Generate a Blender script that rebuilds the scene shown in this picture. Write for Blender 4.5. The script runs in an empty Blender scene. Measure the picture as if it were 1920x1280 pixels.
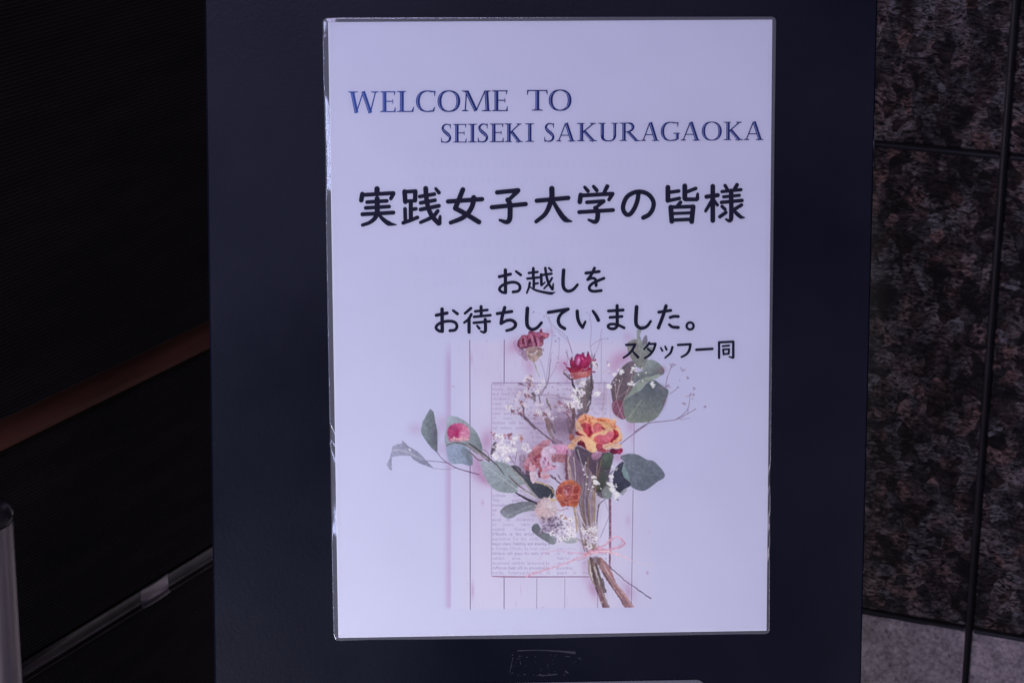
import bpy, math, random
import numpy as np
from mathutils import Matrix, Vector

random.seed(7)
rng = np.random.default_rng(7)
scn = bpy.context.scene
col = scn.collection

# ------------------------------------------------------------------ camera
FPX, CX, CY = 4278.0, 960.0, 640.0            # focal length in photo pixels
PITCH = math.atan(1530.0 / FPX)               # the camera looks down at the sign
CAM = np.array([0.0, 0.0, 1.45])
cs, sn = math.cos(PITCH), math.sin(PITCH)
cd = bpy.data.cameras.new('camera')
cam = bpy.data.objects.new('camera', cd)
col.objects.link(cam)
cam.location = CAM
cam.rotation_euler = (math.pi / 2 - PITCH, 0, 0)
cd.sensor_width = 36.0
cd.lens = FPX * 36.0 / 1920.0
cd.clip_start, cd.clip_end = 0.05, 60
cd.dof.use_dof = True
cd.dof.focus_distance = 1.553
cd.dof.aperture_fstop = 22.0
scn.camera = cam

# ------------------------------------------------------------------ world, lamps, exposure
w = bpy.data.worlds.new('World')
scn.world = w
w.use_nodes = True
bg = w.node_tree.nodes['Background']
bg.inputs[0].default_value = (0.52, 0.50, 0.9, 1)
bg.inputs[1].default_value = 0.035


def area(name, loc, target, sx, sy, power, colour):
    ld = bpy.data.lights.new(name, 'AREA')
    ld.shape = 'RECTANGLE'
    ld.size, ld.size_y, ld.energy, ld.color = sx, sy, power, colour
    o = bpy.data.objects.new(name, ld)
    col.objects.link(o)
    o.location = loc
    o.rotation_euler = (Vector(target) - Vector(loc)).to_track_quat('-Z', 'Y').to_euler()
    return o


# daylight coming in under the roof from the low left; the other lamps are added for fill and glints
area('daylight_opening', (-0.80, 0.16, 0.26), (0.0, 1.46, 0.80), 0.75, 0.50, 31.5, (0.695, 0.705, 0.79))
area('top_fill', (-0.35, -1.25, 2.75), (0.1, 1.46, 0.95), 1.2, 1.2, 55.0, (0.61, 0.565, 0.94))  # added soft lamp overhead, fills in the upper part of the sheet
area('granite_fill', (1.30, 0.05, 0.55), (0.30, 1.8, 0.70), 0.8, 0.7, 10.0, (0.66, 0.565, 0.74))  # added lamp at the right that lifts the granite wall
area('glint_strip', (-1.08, -0.27, 1.15), (0.0, 1.46, 1.0), 0.22, 1.4, 20.0, (0.55, 0.60, 1.0))  # added narrow lamp, makes the glints on the film's left margin
vs = scn.view_settings
vs.view_transform = 'Standard'
vs.look = 'None'
vs.exposure, vs.gamma = 0.0, 1.0
vs.use_curve_mapping = False

# ------------------------------------------------------------------ poster frame (A3 sheet, leaning back with its board)
AX, AY, AZ = -0.13531744, -0.04206553, 0.01163962


def rot3(a, b, c):
    ca, sa, cb, sb, cc, sc = math.cos(a), math.sin(a), math.cos(b), math.sin(b), math.cos(c), math.sin(c)
    X = np.array([[1, 0, 0], [0, ca, -sa], [0, sa, ca]])
    Y = np.array([[cb, 0, sb], [0, 1, 0], [-sb, 0, cb]])
    Z = np.array([[cc, -sc, 0], [sc, cc, 0], [0, 0, 1]])
    return Z @ Y @ X


C2W = np.array([[1, 0, 0], [0, sn, cs], [0, cs, -sn]]).T
R3 = C2W @ rot3(AX, AY, AZ)
PO = C2W @ np.array([0.02735561, 0.00568276, 1.55143818]) + CAM
PU, PV = R3[:, 0], R3[:, 1]
PN = np.cross(PU, PV)
POSTER_M = Matrix(((PU[0], PV[0], PN[0], PO[0]), (PU[1], PV[1], PN[1], PO[1]), (PU[2], PV[2], PN[2], PO[2]), (0, 0, 0, 1)))


def px(P):
    """points measured on the sheet -> millimetre-true sheet coordinates (u right, v up), metres"""
    P = np.atleast_2d(np.asarray(P, float))
    d = np.stack([(P[:, 0] - CX) / FPX, -(P[:, 1] - CY) / FPX, np.ones(len(P))], -1) @ C2W.T
    t = np.dot(PO - CAM, PN) / (d @ PN)
    q = CAM + d * t[:, None] - PO
    return np.stack([q @ PU, q @ PV], -1)


PXM = 1.0 / (FPX / 1.551)          # metres on the sheet for one photo pixel


# ------------------------------------------------------------------ helpers
def mesh_obj(name, verts, faces, mat=None, parent=None, smooth=False, kind=None):
    me = bpy.data.meshes.new(name)
    me.from_pydata([tuple(v) for v in verts], [], faces)
    me.update()
    if mat:
        me.materials.append(mat)
    if smooth:
        me.polygons.foreach_set('use_smooth', [True] * len(me.polygons))
    o = bpy.data.objects.new(name, me)
    col.objects.link(o)
    if parent:
        o.parent = parent
    if kind:
        o['kind'] = kind
    return o


def empty(name, label, cat, m=None, loc=None):
    o = bpy.data.objects.new(name, None)
    o.empty_display_size = 0.05
    col.objects.link(o)
    if m is not None:
        o.matrix_world = m
    if loc is not None:
        o.location = loc
    o['label'], o['category'] = label, cat
    return o


def box_data(x0, x1, y0, y1, z0, z1, b=0.0):
    """box with a chamfer b on the +y face"""
    if b <= 0:
        v = [(x, y, z) for x in (x0, x1) for y in (y0, y1) for z in (z0, z1)]
        return v, [(0, 1, 3, 2), (4, 6, 7, 5), (0, 4, 5, 1), (2, 3, 7, 6), (0, 2, 6, 4), (1, 5, 7, 3)]
    v = [(x0, y0, z0), (x1, y0, z0), (x1, y0, z1), (x0, y0, z1),
         (x0, y1 - b, z0), (x1, y1 - b, z0), (x1, y1 - b, z1), (x0, y1 - b, z1),
         (x0 + b, y1, z0 + b), (x1 - b, y1, z0 + b), (x1 - b, y1, z1 - b), (x0 + b, y1, z1 - b)]
    f = [(0, 1, 2, 3)]
    for a in (0, 4):
        for i in range(4):
            j = (i + 1) % 4
            f.append((a + j, a + i, a + 4 + i, a + 4 + j))
    f.append((11, 10, 9, 8))
    return v, f


def principled(name, base=(0.5, 0.5, 0.5), rough=0.5, spec=0.5, metal=0.0):
    m = bpy.data.materials.new(name)
    m.use_nodes = True
    b = m.node_tree.nodes['Principled BSDF']
    b.inputs['Base Color'].default_value = (*base, 1)
    b.inputs['Roughness'].default_value = rough
    b.inputs['Specular IOR Level'].default_value = spec
    b.inputs['Metallic'].default_value = metal
    return m, m.node_tree.nodes, m.node_tree.links, b


def N(nodes, t, **kw):
    n = nodes.new(t)
    for k, v in kw.items():
        if k.startswith('i_'):
            n.inputs[k[2:].replace('_', ' ')].default_value = v
        else:
            setattr(n, k, v)
    return n


def ramp(nodes, stops, interp='LINEAR'):
    r = nodes.new('ShaderNodeValToRGB')
    r.color_ramp.interpolation = interp
    e = r.color_ramp.elements
    while len(e) < len(stops):
        e.new(0.5)
    for el, (p, c) in zip(e, stops):
        el.position = p
        el.color = (*c, 1) if len(c) == 3 else c
    return r


def bump(nodes, links, b, height_socket, strength, dist):
    bn = N(nodes, 'ShaderNodeBump')
    bn.inputs['Strength'].default_value = strength
    bn.inputs['Distance'].default_value = dist
    links.new(height_socket, bn.inputs['Height'])
    links.new(bn.outputs[0], b.inputs['Normal'])
    return bn


def s2l(c):
    c = np.asarray(c, float)
    return np.where(c <= 0.04045, c / 12.92, ((c + 0.055) / 1.055) ** 2.4)


# ------------------------------------------------------------------ materials
PAPER_ALB = 0.64


def cockle(n, l, b):
    tc = N(n, 'ShaderNodeTexCoord')
    no = N(n, 'ShaderNodeTexNoise', i_Scale=5.5, i_Detail=1.5)
    l.new(tc.outputs['Object'], no.inputs['Vector'])
    bump(n, l, b, no.outputs[0], 0.5, 0.006)


def mat_paper():
    m, n, l, b = principled('laminated_paper', (PAPER_ALB,) * 3, 0.6, 0.05)
    tc = N(n, 'ShaderNodeTexCoord')
    no = N(n, 'ShaderNodeTexNoise', i_Scale=26.0, i_Detail=4.0)
    l.new(tc.outputs['Object'], no.inputs['Vector'])
    r = ramp(n, [(0.3, (PAPER_ALB * 0.985,) * 3), (0.7, (PAPER_ALB * 1.0, PAPER_ALB * 0.995, PAPER_ALB * 1.0))])
    l.new(no.outputs[0], r.inputs[0])
    l.new(r.outputs[0], b.inputs['Base Color'])
    cockle(n, l, b)
    return m


def mat_attr(name, rough=0.55, spec=0.25):
    m, n, l, b = principled(name, (0.5,) * 3, rough, spec)
    a = N(n, 'ShaderNodeAttribute', attribute_name='ink')
    l.new(a.outputs['Color'], b.inputs['Base Color'])
    cockle(n, l, b)
    return m


def mat_film(name, haze, rough, ior=1.45):
    m = bpy.data.materials.new(name)
    m.use_nodes = True
    n, l = m.node_tree.nodes, m.node_tree.links
    n.clear()
    out = N(n, 'ShaderNodeOutputMaterial')
    tr = N(n, 'ShaderNodeBsdfTransparent')
    df = N(n, 'ShaderNodeBsdfDiffuse')
    df.inputs['Color'].default_value = (0.75, 0.75, 0.8, 1)
    gl = N(n, 'ShaderNodeBsdfGlossy')
    gl.inputs['Roughness'].default_value = rough
    fr = N(n, 'ShaderNodeFresnel')
    fr.inputs['IOR'].default_value = ior
    tc = N(n, 'ShaderNodeTexCoord')
    no = N(n, 'ShaderNodeTexNoise', i_Scale=7.0, i_Detail=2.0)
    bp = N(n, 'ShaderNodeBump')
    bp.inputs['Strength'].default_value = 0.35
    bp.inputs['Distance'].default_value = 0.004
    l.new(tc.outputs['Object'], no.inputs['Vector'])
    l.new(no.outputs[0], bp.inputs['Height'])
    l.new(bp.outputs[0], gl.inputs['Normal'])
    l.new(bp.outputs[0], fr.inputs['Normal'])
    m1 = N(n, 'ShaderNodeMixShader')
    m1.inputs[0].default_value = haze
    l.new(tr.outputs[0], m1.inputs[1])
    l.new(df.outputs[0], m1.inputs[2])
    m2 = N(n, 'ShaderNodeMixShader')
    l.new(fr.outputs[0], m2.inputs[0])
    l.new(m1.outputs[0], m2.inputs[1])
    l.new(gl.outputs[0], m2.inputs[2])
    l.new(m2.outputs[0], out.inputs[0])
    return m


def mat_board():
    m, n, l, b = principled('navy_board_paint', (0.016, 0.017, 0.030), 0.34, 0.12)
    tc = N(n, 'ShaderNodeTexCoord')
    n1 = N(n, 'ShaderNodeTexNoise', i_Scale=5.0, i_Detail=5.0)
    l.new(tc.outputs['Object'], n1.inputs['Vector'])
    r = ramp(n, [(0.3, (0.0019, 0.0022, 0.0058)), (0.7, (0.0032, 0.0036, 0.0086))])
    l.new(n1.outputs[0], r.inputs[0])
    # faint dust specks
    n2 = N(n, 'ShaderNodeTexVoronoi', i_Scale=95.0)
    l.new(tc.outputs['Object'], n2.inputs['Vector'])
    r2 = ramp(n, [(0.0, (1, 1, 1)), (0.035, (0, 0, 0))])
    l.new(n2.outputs['Distance'], r2.inputs[0])
    n3 = N(n, 'ShaderNodeTexNoise', i_Scale=14.0, i_Detail=2.0)
    l.new(tc.outputs['Object'], n3.inputs['Vector'])
    r3 = ramp(n, [(0.56, (0, 0, 0)), (0.72, (0.35, 0.35, 0.35))])
    l.new(n3.outputs[0], r3.inputs[0])
    mu = N(n, 'ShaderNodeMath', operation='MULTIPLY')
    l.new(r2.outputs[0], mu.inputs[0])
    l.new(r3.outputs[0], mu.inputs[1])
    mx = N(n, 'ShaderNodeMixRGB')
    mx.inputs[2].default_value = (0.10, 0.10, 0.12, 1)
    l.new(mu.outputs[0], mx.inputs[0])
    l.new(r.outputs[0], mx.inputs[1])
    l.new(mx.outputs[0], b.inputs['Base Color'])
    rr = N(n, 'ShaderNodeMapRange')
    rr.inputs['From Min'].default_value = 0.3
    rr.inputs['From Max'].default_value = 0.7
    rr.inputs['To Min'].default_value = 0.28
    rr.inputs['To Max'].default_value = 0.44
    l.new(n1.outputs[0], rr.inputs['Value'])
    l.new(rr.outputs[0], b.inputs['Roughness'])
    n4 = N(n, 'ShaderNodeTexNoise', i_Scale=420.0, i_Detail=2.0)
    l.new(tc.outputs['Object'], n4.inputs['Vector'])
    bump(n, l, b, n4.outputs[0], 0.12, 0.0006)
    return m


def mat_granite():
    m, n, l, b = principled('polished_brown_granite', (0.02,) * 3, 0.16, 0.35)
    tc = N(n, 'ShaderNodeTexCoord')
    oi = N(n, 'ShaderNodeObjectInfo')
    add = N(n, 'ShaderNodeVectorMath', operation='ADD')
    cm = N(n, 'ShaderNodeCombineXYZ')
    ml = N(n, 'ShaderNodeMath', operation='MULTIPLY')
    ml.inputs[1].default_value = 23.0
    l.new(oi.outputs['Random'], ml.inputs[0])
    for i in range(3):
        l.new(ml.outputs[0], cm.inputs[i])
    l.new(tc.outputs['Object'], add.inputs[0])
    l.new(cm.outputs[0], add.inputs[1])
    # warp the pattern so that the flakes bend
    wn = N(n, 'ShaderNodeTexNoise', i_Scale=24.0, i_Detail=3.0)
    l.new(add.outputs[0], wn.inputs['Vector'])
    ws = N(n, 'ShaderNodeVectorMath', operation='SCALE')
    ws.inputs['Scale'].default_value = 0.018
    l.new(wn.outputs['Color'], ws.inputs[0])
    wa = N(n, 'ShaderNodeVectorMath', operation='ADD')
    l.new(add.outputs[0], wa.inputs[0])
    l.new(ws.outputs[0], wa.inputs[1])
    vor = N(n, 'ShaderNodeTexVoronoi', i_Scale=78.0)
    l.new(wa.outputs[0], vor.inputs['Vector'])
    sep = N(n, 'ShaderNodeSeparateColor')
    l.new(vor.outputs['Color'], sep.inputs[0])

    def streak(rot, seed):
        mp = N(n, 'ShaderNodeMapping')
        mp.inputs['Rotation'].default_value = (0, rot, 0)
        mp.inputs['Location'].default_value = (seed, seed, seed)
        mp.inputs['Scale'].default_value = (130, 130, 420)
        l.new(wa.outputs[0], mp.inputs[0])
        t = N(n, 'ShaderNodeTexNoise', i_Scale=1.0, i_Detail=5.0, i_Roughness=0.68, i_Distortion=0.9)
        l.new(mp.outputs[0], t.inputs['Vector'])
        return t.outputs[0]

    def mixf(fac, a, b2):
        m_ = N(n, 'ShaderNodeMix')
        l.new(fac, m_.inputs[0])
        l.new(a, m_.inputs[2])
        l.new(b2, m_.inputs[3])
        return m_.outputs[0]

    def step(sock, edge, wd=0.06):
        r = ramp(n, [(edge - wd, (0, 0, 0)), (edge + wd, (1, 1, 1))])
        l.new(sock, r.inputs[0])
        return r.outputs[0]

    fl = mixf(step(sep.outputs[0], 0.36), streak(0.5, 3.0), mixf(step(sep.outputs[0], 0.68), streak(-0.75, 8.0), streak(1.45, 14.0)))
    fr = ramp(n, [(0.43, (0, 0, 0)), (0.53, (0.35, 0.35, 0.35)), (0.66, (1, 1, 1))])
    l.new(fl, fr.inputs[0])
    cell = ramp(n, [(0.15, (0.12, 0.12, 0.12)), (0.55, (0.50, 0.50, 0.50)), (1.0, (0.95, 0.95, 0.95))])
    l.new(sep.outputs[1], cell.inputs[0])
    big = N(n, 'ShaderNodeTexNoise', i_Scale=24.0, i_Detail=6.0, i_Roughness=0.72)
    l.new(wa.outputs[0], big.inputs['Vector'])
    patch = ramp(n, [(0.41, (0.10, 0.10, 0.10)), (0.60, (1.15, 1.15, 1.15))])
    l.new(big.outputs[0], patch.inputs[0])
    m1_ = N(n, 'ShaderNodeMath', operation='MULTIPLY')
    l.new(fr.outputs[0], m1_.inputs[0])
    l.new(cell.outputs[0], m1_.inputs[1])
    m2_ = N(n, 'ShaderNodeMath', operation='MULTIPLY')
    l.new(m1_.outputs[0], m2_.inputs[0])
    l.new(patch.outputs[0], m2_.inputs[1])
    sc = N(n, 'ShaderNodeMath', operation='MULTIPLY')
    sc.inputs[1].default_value = 2.35
    sc.use_clamp = True
    l.new(m2_.outputs[0], sc.inputs[0])
    tint = ramp(n, [(0.10, (0.185, 0.172, 0.165)), (0.45, (0.19, 0.158, 0.146)), (0.80, (0.205, 0.150, 0.132)), (1.0, (0.25, 0.155, 0.125))])
    l.new(sep.outputs[2], tint.inputs[0])
    mx = N(n, 'ShaderNodeMixRGB')
    mx.inputs[1].default_value = (0.012, 0.0105, 0.0105, 1)
    l.new(sc.outputs[0], mx.inputs[0])
    l.new(tint.outputs[0], mx.inputs[2])
    l.new(mx.outputs[0], b.inputs['Base Color'])
    return m


def mat_base_stone():
    m, n, l, b = principled('honed_grey_stone', (0.2,) * 3, 0.45, 0.3)
    tc = N(n, 'ShaderNodeTexCoord')
    oi = N(n, 'ShaderNodeObjectInfo')
    add = N(n, 'ShaderNodeVectorMath', operation='ADD')
    cm = N(n, 'ShaderNodeCombineXYZ')
    ml = N(n, 'ShaderNodeMath', operation='MULTIPLY')
    ml.inputs[1].default_value = 17.0
    l.new(oi.outputs['Random'], ml.inputs[0])
    for i in range(3):
        l.new(ml.outputs[0], cm.inputs[i])
    l.new(tc.outputs['Object'], add.inputs[0])
    l.new(cm.outputs[0], add.inputs[1])
    n1 = N(n, 'ShaderNodeTexNoise', i_Scale=19.0, i_Detail=7.0, i_Roughness=0.65, i_Distortion=1.8)
    l.new(add.outputs[0], n1.inputs['Vector'])
    r = ramp(n, [(0.30, (0.20, 0.174, 0.170)), (0.5, (0.31, 0.275, 0.265)), (0.72, (0.46, 0.41, 0.40))])
    l.new(n1.outputs[0], r.inputs[0])
    n2 = N(n, 'ShaderNodeTexNoise', i_Scale=230.0, i_Detail=4.0, i_Roughness=0.7)
    l.new(add.outputs[0], n2.inputs['Vector'])
    r2 = ramp(n, [(0.34, (0.55, 0.55, 0.55)), (0.62, (1.25, 1.22, 1.2))])
    l.new(n2.outputs[0], r2.inputs[0])
    mx = N(n, 'ShaderNodeMixRGB', blend_type='MULTIPLY')
    mx.inputs[0].default_value = 1.0
    l.new(r.outputs[0], mx.inputs[1])
    l.new(r2.outputs[0], mx.inputs[2])
    v = N(n, 'ShaderNodeTexVoronoi', i_Scale=70.0)
    l.new(add.outputs[0], v.inputs['Vector'])
    r3 = ramp(n, [(0.10, (0.25, 0.25, 0.25)), (0.17, (1, 1, 1))])
    l.new(v.outputs['Distance'], r3.inputs[0])
    mx2 = N(n, 'ShaderNodeMixRGB', blend_type='MULTIPLY')
    mx2.inputs[0].default_value = 0.55
    l.new(mx.outputs[0], mx2.inputs[1])
    l.new(r3.outputs[0], mx2.inputs[2])
    l.new(mx2.outputs[0], b.inputs['Base Color'])
    bump(n, l, b, n2.outputs[0], 0.25, 0.001)
    return m


def mat_simple(name, base, rough, spec=0.5, metal=0.0, var=0.25, scale=40.0, stretch=None):
    m, n, l, b = principled(name, base, rough, spec, metal)
    tc = N(n, 'ShaderNodeTexCoord')
    mp = N(n, 'ShaderNodeMapping')
    if stretch:
        mp.inputs['Scale'].default_value = stretch
    no = N(n, 'ShaderNodeTexNoise', i_Scale=scale, i_Detail=5.0)
    l.new(tc.outputs['Object'], mp.inputs[0])
    l.new(mp.outputs[0], no.inputs['Vector'])
    r = ramp(n, [(0.3, tuple(c * (1 - var) for c in base)), (0.7, tuple(c * (1 + var) for c in base))])
    l.new(no.outputs[0], r.inputs[0])
    l.new(r.outputs[0], b.inputs['Base Color'])
    rr = N(n, 'ShaderNodeMapRange')
    rr.inputs['To Min'].default_value = rough * 0.8
    rr.inputs['To Max'].default_value = min(1, rough * 1.25)
    l.new(no.outputs[0], rr.inputs['Value'])
    l.new(rr.outputs[0], b.inputs['Roughness'])
    return m


M_PAPER = mat_paper()
M_INK = mat_attr('printed_ink', 0.6, 0.04)
M_FILM = mat_film('laminate_film', 0.006, 0.11)
M_MARGIN = mat_film('laminate_margin_film', 0.085, 0.13, 1.62)
M_BOARD = mat_board()
M_BOARD_EDGE = mat_simple('board_core_edge', (0.05, 0.05, 0.06), 0.6, 0.3)
M_RESIDUE = mat_film('tape_residue', 0.005, 0.5)
M_GRANITE = mat_granite()
M_STONE = mat_base_stone()
M_SEAL = mat_simple('black_joint_sealant', (0.010, 0.0095, 0.010), 0.42, 0.25)
M_RIB = mat_simple('dark_ribbed_cladding', (0.0088, 0.0070, 0.0066), 0.5, 0.15, stretch=(1, 1, 6), scale=9)
M_RAIL = mat_simple('red_brown_rail', (0.056, 0.018, 0.0125), 0.5, 0.15, stretch=(1, 1, 8), scale=8)
M_STEEL = mat_simple('brushed_steel', (0.50, 0.45, 0.46), 0.34, 0.5, 1.0, 0.12, 60, (1, 1, 0.1))
M_TRIM = mat_simple('polished_steel_trim', (0.095, 0.09, 0.095), 0.12, 0.5, 1.0, 0.3, 22)
M_GLINT = mat_simple('strip_glint_steel', (0.36, 0.33, 0.36), 0.2, 0.5, 1.0, 0.15, 40)  # brighter steel, imitates the highlight reflected in the strip
M_CAP = mat_simple('black_post_cap', (0.012, 0.011, 0.011), 0.25, 0.5)
M_GROUND = mat_simple('grey_paving', (0.16, 0.155, 0.15), 0.7, 0.3, var=0.2, scale=12)
M_LEG = mat_simple('dark_metal_leg', (0.03, 0.03, 0.035), 0.4, 0.5, 0.6)

# ------------------------------------------------------------------ ground
g = mesh_obj('ground', [(-12, -12, 0), (12, -12, 0), (12, 12, 0), (-12, 12, 0)], [(0, 1, 2, 3)], M_GROUND)
g['kind'] = 'structure'


# ------------------------------------------------------------------ granite wall (right)
def wall_matrix(o, along):
    """local x along the wall, y out of the wall towards the viewer, z up"""
    d = Vector((along[0], along[1], 0)).normalized()
    out = Vector((0, 0, 1)).cross(d)
    return Matrix(((d.x, out.x, 0, o[0]), (d.y, out.y, 0, o[1]), (0, 0, 1, 0), (0, 0, 0, 1)))


GD = np.array([0.92605151, -0.37739714])
gm = wall_matrix((0.33772791, 2.02442372), -GD)     # x runs to the left so that y comes out towards the viewer
granite = empty('granite_wall', 'dark brown polished granite tile wall with a pale grey stone base course', 'wall', gm)
cols = [(-0.716, -0.1152), (-0.1088, 0.525)]
rows = [(0.0, 0.4426, 'b'), (0.4484, 0.9146, 'g'), (0.9200, 1.3865, 'g'), (1.3920, 1.858, 'g')]
for (x0, x1) in cols:
    for (z0, z1, k) in rows:
        y1 = 0.0012 * random.uniform(-1, 1) if k == 'g' else 0.0006
        v, f = box_data(x0, x1, -0.03, y1, z0, z1, 0.0016)
        mesh_obj('granite_tile' if k == 'g' else 'base_stone_tile', v, f, M_GRANITE if k == 'g' else M_STONE, granite)
v, f = box_data(-0.72, 0.530, -0.055, -0.031, 0, 1.862)
mesh_obj('backing', v, f, M_SEAL, granite)


def bead(x0, z0, x1, z1, wd, depth, name):
    """a rubbery sealant bead sunk between two tiles: concave with rounded lips"""
    prof = [(-0.5, -0.0006), (-0.40, -0.0012), (-0.2, -0.0026), (0.0, -depth), (0.2, -0.0026), (0.40, -0.0012), (0.5, -0.0006)]
    vs_, fs_ = [], []
    L = math.hypot(x1 - x0, z1 - z0)
    nx, nz = -(z1 - z0) / L, (x1 - x0) / L
    k = 40
    for i in range(k + 1):
        t = i / k
        wob = 1 + 0.05 * math.sin(i * 1.7) + 0.04 * math.sin(i * 0.6 + 1)
        for (a, y) in prof:
            vs_.append((x0 + (x1 - x0) * t + nx * a * wd * wob, y, z0 + (z1 - z0) * t + nz * a * wd * wob))
    m_ = len(prof)
    for i in range(k):
        for j in range(m_ - 1):
            a = i * m_ + j
            fs_.append((a, a + 1, a + m_ + 1, a + m_))
    return mesh_obj(name, vs_, fs_, M_SEAL, granite, True)


bead(-0.112, 0.0, -0.112, 1.858, 0.0072, 0.0028, 'joint_sealant')
for zz in (0.4455, 0.91725, 1.38925):
    bead(-0.716, zz, -0.1168, zz, 0.0066, 0.0028, 'joint_sealant')
    bead(-0.1072, zz, 0.525, zz, 0.0066, 0.0028, 'joint_sealant')

# ------------------------------------------------------------------ ribbed wall (left)
LD = np.array([0.49229709, 0.87042724])
LO = np.array([-0.42636746, 1.75911286])
lm = wall_matrix(LO, -LD)           # local x runs back towards the camera, y out of the wall
ribbed = empty('ribbed_wall', 'nearly black wall of fine horizontal ribs with a red-brown rail and steel strip', 'wall', lm)
X0, X1 = -0.532, 0.62


def ribs(z0, z1, name, fwd=0.0):
    pitch = 0.0033
    n_ = int(round((z1 - z0) / pitch))
    pr = []
    for i in range(n_):
        z = z0 + (z1 - z0) * i / n_
        p_ = (z1 - z0) / n_
        pr += [(z, 0.0), (z + p_ * 0.12, 0.0008), (z + p_ * 0.35, 0.0014), (z + p_ * 0.6, 0.0010), (z + p_ * 0.75, 0.0)]
    pr.append((z1, 0.0))
    pr = [(z, y + fwd) for (z, y) in pr]
    if fwd:
        pr = [(z0 + 0.004, 0.0), (z0, fwd - 0.004)] + pr
    vs_ = [(x, y, z) for (z, y) in pr for x in (X0, X1)]
    fs_ = [(2 * i, 2 * i + 1, 2 * i + 3, 2 * i + 2) for i in range(len(pr) - 1)]
    return mesh_obj(name, vs_, fs_, M_RIB, ribbed, kind='stuff')


ribs(0.0, 0.5055, 'ribbed_panel')
ribs(0.5275, 0.7240, 'ribbed_panel')
ribs(0.7640, 1.85, 'ribbed_panel', 0.024)     # the upper cladding stands proud and shades the rail
v, f = box_data(X0, X1, -0.04, -0.003, 0, 1.85)
mesh_obj('backing', v, f, M_RIB, ribbed)
# rail: swells outwards from its flush top to a rounded lower lip
pr = [(0.7715, 0.0), (0.768, 0.0022), (0.760, 0.0052), (0.751, 0.0082), (0.743, 0.0105), (0.737, 0.0112), (0.732, 0.0102), (0.7285, 0.0080), (0.7262, 0.0048), (0.7252, 0.001), (0.7252, -0.002)]
vs_ = [(x, y, z) for (z, y) in pr for x in (X0, X1)]
mesh_obj('rail', vs_, [(2 * i + 2, 2 * i + 3, 2 * i + 1, 2 * i) for i in range(len(pr) - 1)], M_RAIL, ribbed, True)
# steel strip: long dark polished lengths, with one brighter bowed piece standing in for a reflected highlight
for (a, b_, bow, mt) in ((-0.166, X1, 0.0, M_TRIM), (-0.2080, -0.1668, 0.0012, M_GLINT), (X0, -0.2088, 0.0, M_TRIM)):
    vs_, fs_ = [], []
    k = 24
    pz = [(0.5065, 0.0), (0.5068, 0.0030), (0.5078, 0.0040), (0.5088, 0.0030), (0.5094, 0.0018), (0.5240, 0.0018), (0.5250, 0.0026), (0.5258, 0.0022), (0.5262, 0.0)]
    for i in range(k + 1):
        t = i / k
        x = a + (b_ - a) * t
        for (z, y) in pz:
            vs_.append((x, y + (bow * (1 - (2 * t - 1) ** 2) if y > 0 else 0), z))
    for i in range(k):
        for j in range(len(pz) - 1):
            q = i * len(pz) + j
            fs_.append((q, q + 1, q + len(pz) + 1, q + len(pz)))
    mesh_obj('steel_strip' if mt is M_TRIM else 'strip_glint', vs_, fs_, mt, ribbed, True)


# ------------------------------------------------------------------ steel post
def lathe(prof, seg=48):
    vs_, fs_ = [], []
    for (r, z) in prof:
        for i in range(seg):
            a = 2 * math.pi * i / seg
            vs_.append((r * math.cos(a), r * math.sin(a), z))
    for j in range(len(prof) - 1):
        for i in range(seg):
            k = (i + 1) % seg
            fs_.append((j * seg + i, j * seg + k, j * seg + seg + k, j * seg + seg + i))
    return vs_, fs_


PR = 0.0255
post = empty('steel_post', 'round brushed steel post with a black domed cap beside the ribbed wall', 'post', loc=(-0.4135, 1.556, 0.0))
post.rotation_euler = (0, math.radians(1.2), 0)
v, f = lathe([(PR, 0.0), (PR, 0.20), (PR, 0.5), (PR, 0.752)])
mesh_obj('tube', v, f, M_STEEL, post, True)
v, f = lathe([(PR + 0.012, 0.0), (PR + 0.012, 0.006), (PR + 0.0006, 0.008)])
mesh_obj('floor_flange', v, f, M_STEEL, post)
v, f = lathe([(PR - 0.001, 0.7525), (PR + 0.0008, 0.7535), (PR + 0.0008, 0.7585), (PR - 0.0005, 0.7605), (PR * 0.93, 0.7635), (PR * 0.75, 0.7675), (PR * 0.45, 0.7700), (0.0005, 0.7708)])
mesh_obj('cap', v, f, M_CAP, post, True)

# ------------------------------------------------------------------ sign board (navy panel leaning back)
BROT = math.atan(0.0092)
BM = POSTER_M @ Matrix.Rotation(-BROT, 4, 'Z')
board = empty('sign_board', 'plain dark navy sign board leaning back, carrying the welcome poster', 'sign board', BM)
bx0, bx1, by0, by1 = -0.2322, 0.2178, -0.942, 0.262
r_ = 0.0012
F0 = -0.0012
fv = []
outline = [(bx0, by0), (bx1, by0), (bx1, by1), (bx0, by1)]
ins = [(bx0 + r_, by0 + r_), (bx1 - r_, by0 + r_), (bx1 - r_, by1 - r_), (bx0 + r_, by1 - r_)]
fv = [(x, y, F0 - 0.012) for x, y in outline] + [(x, y, F0 - r_) for x, y in outline] + [(x, y, F0) for x, y in ins]
ff = [(3, 2, 1, 0)]
for a in (0, 4):
    for i in range(4):
        j = (i + 1) % 4
        ff.append((a + i, a + j, a + 4 + j, a + 4 + i))
ff.append((8, 9, 10, 11))
mesh_obj('panel', fv, ff, M_BOARD, board)
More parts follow.
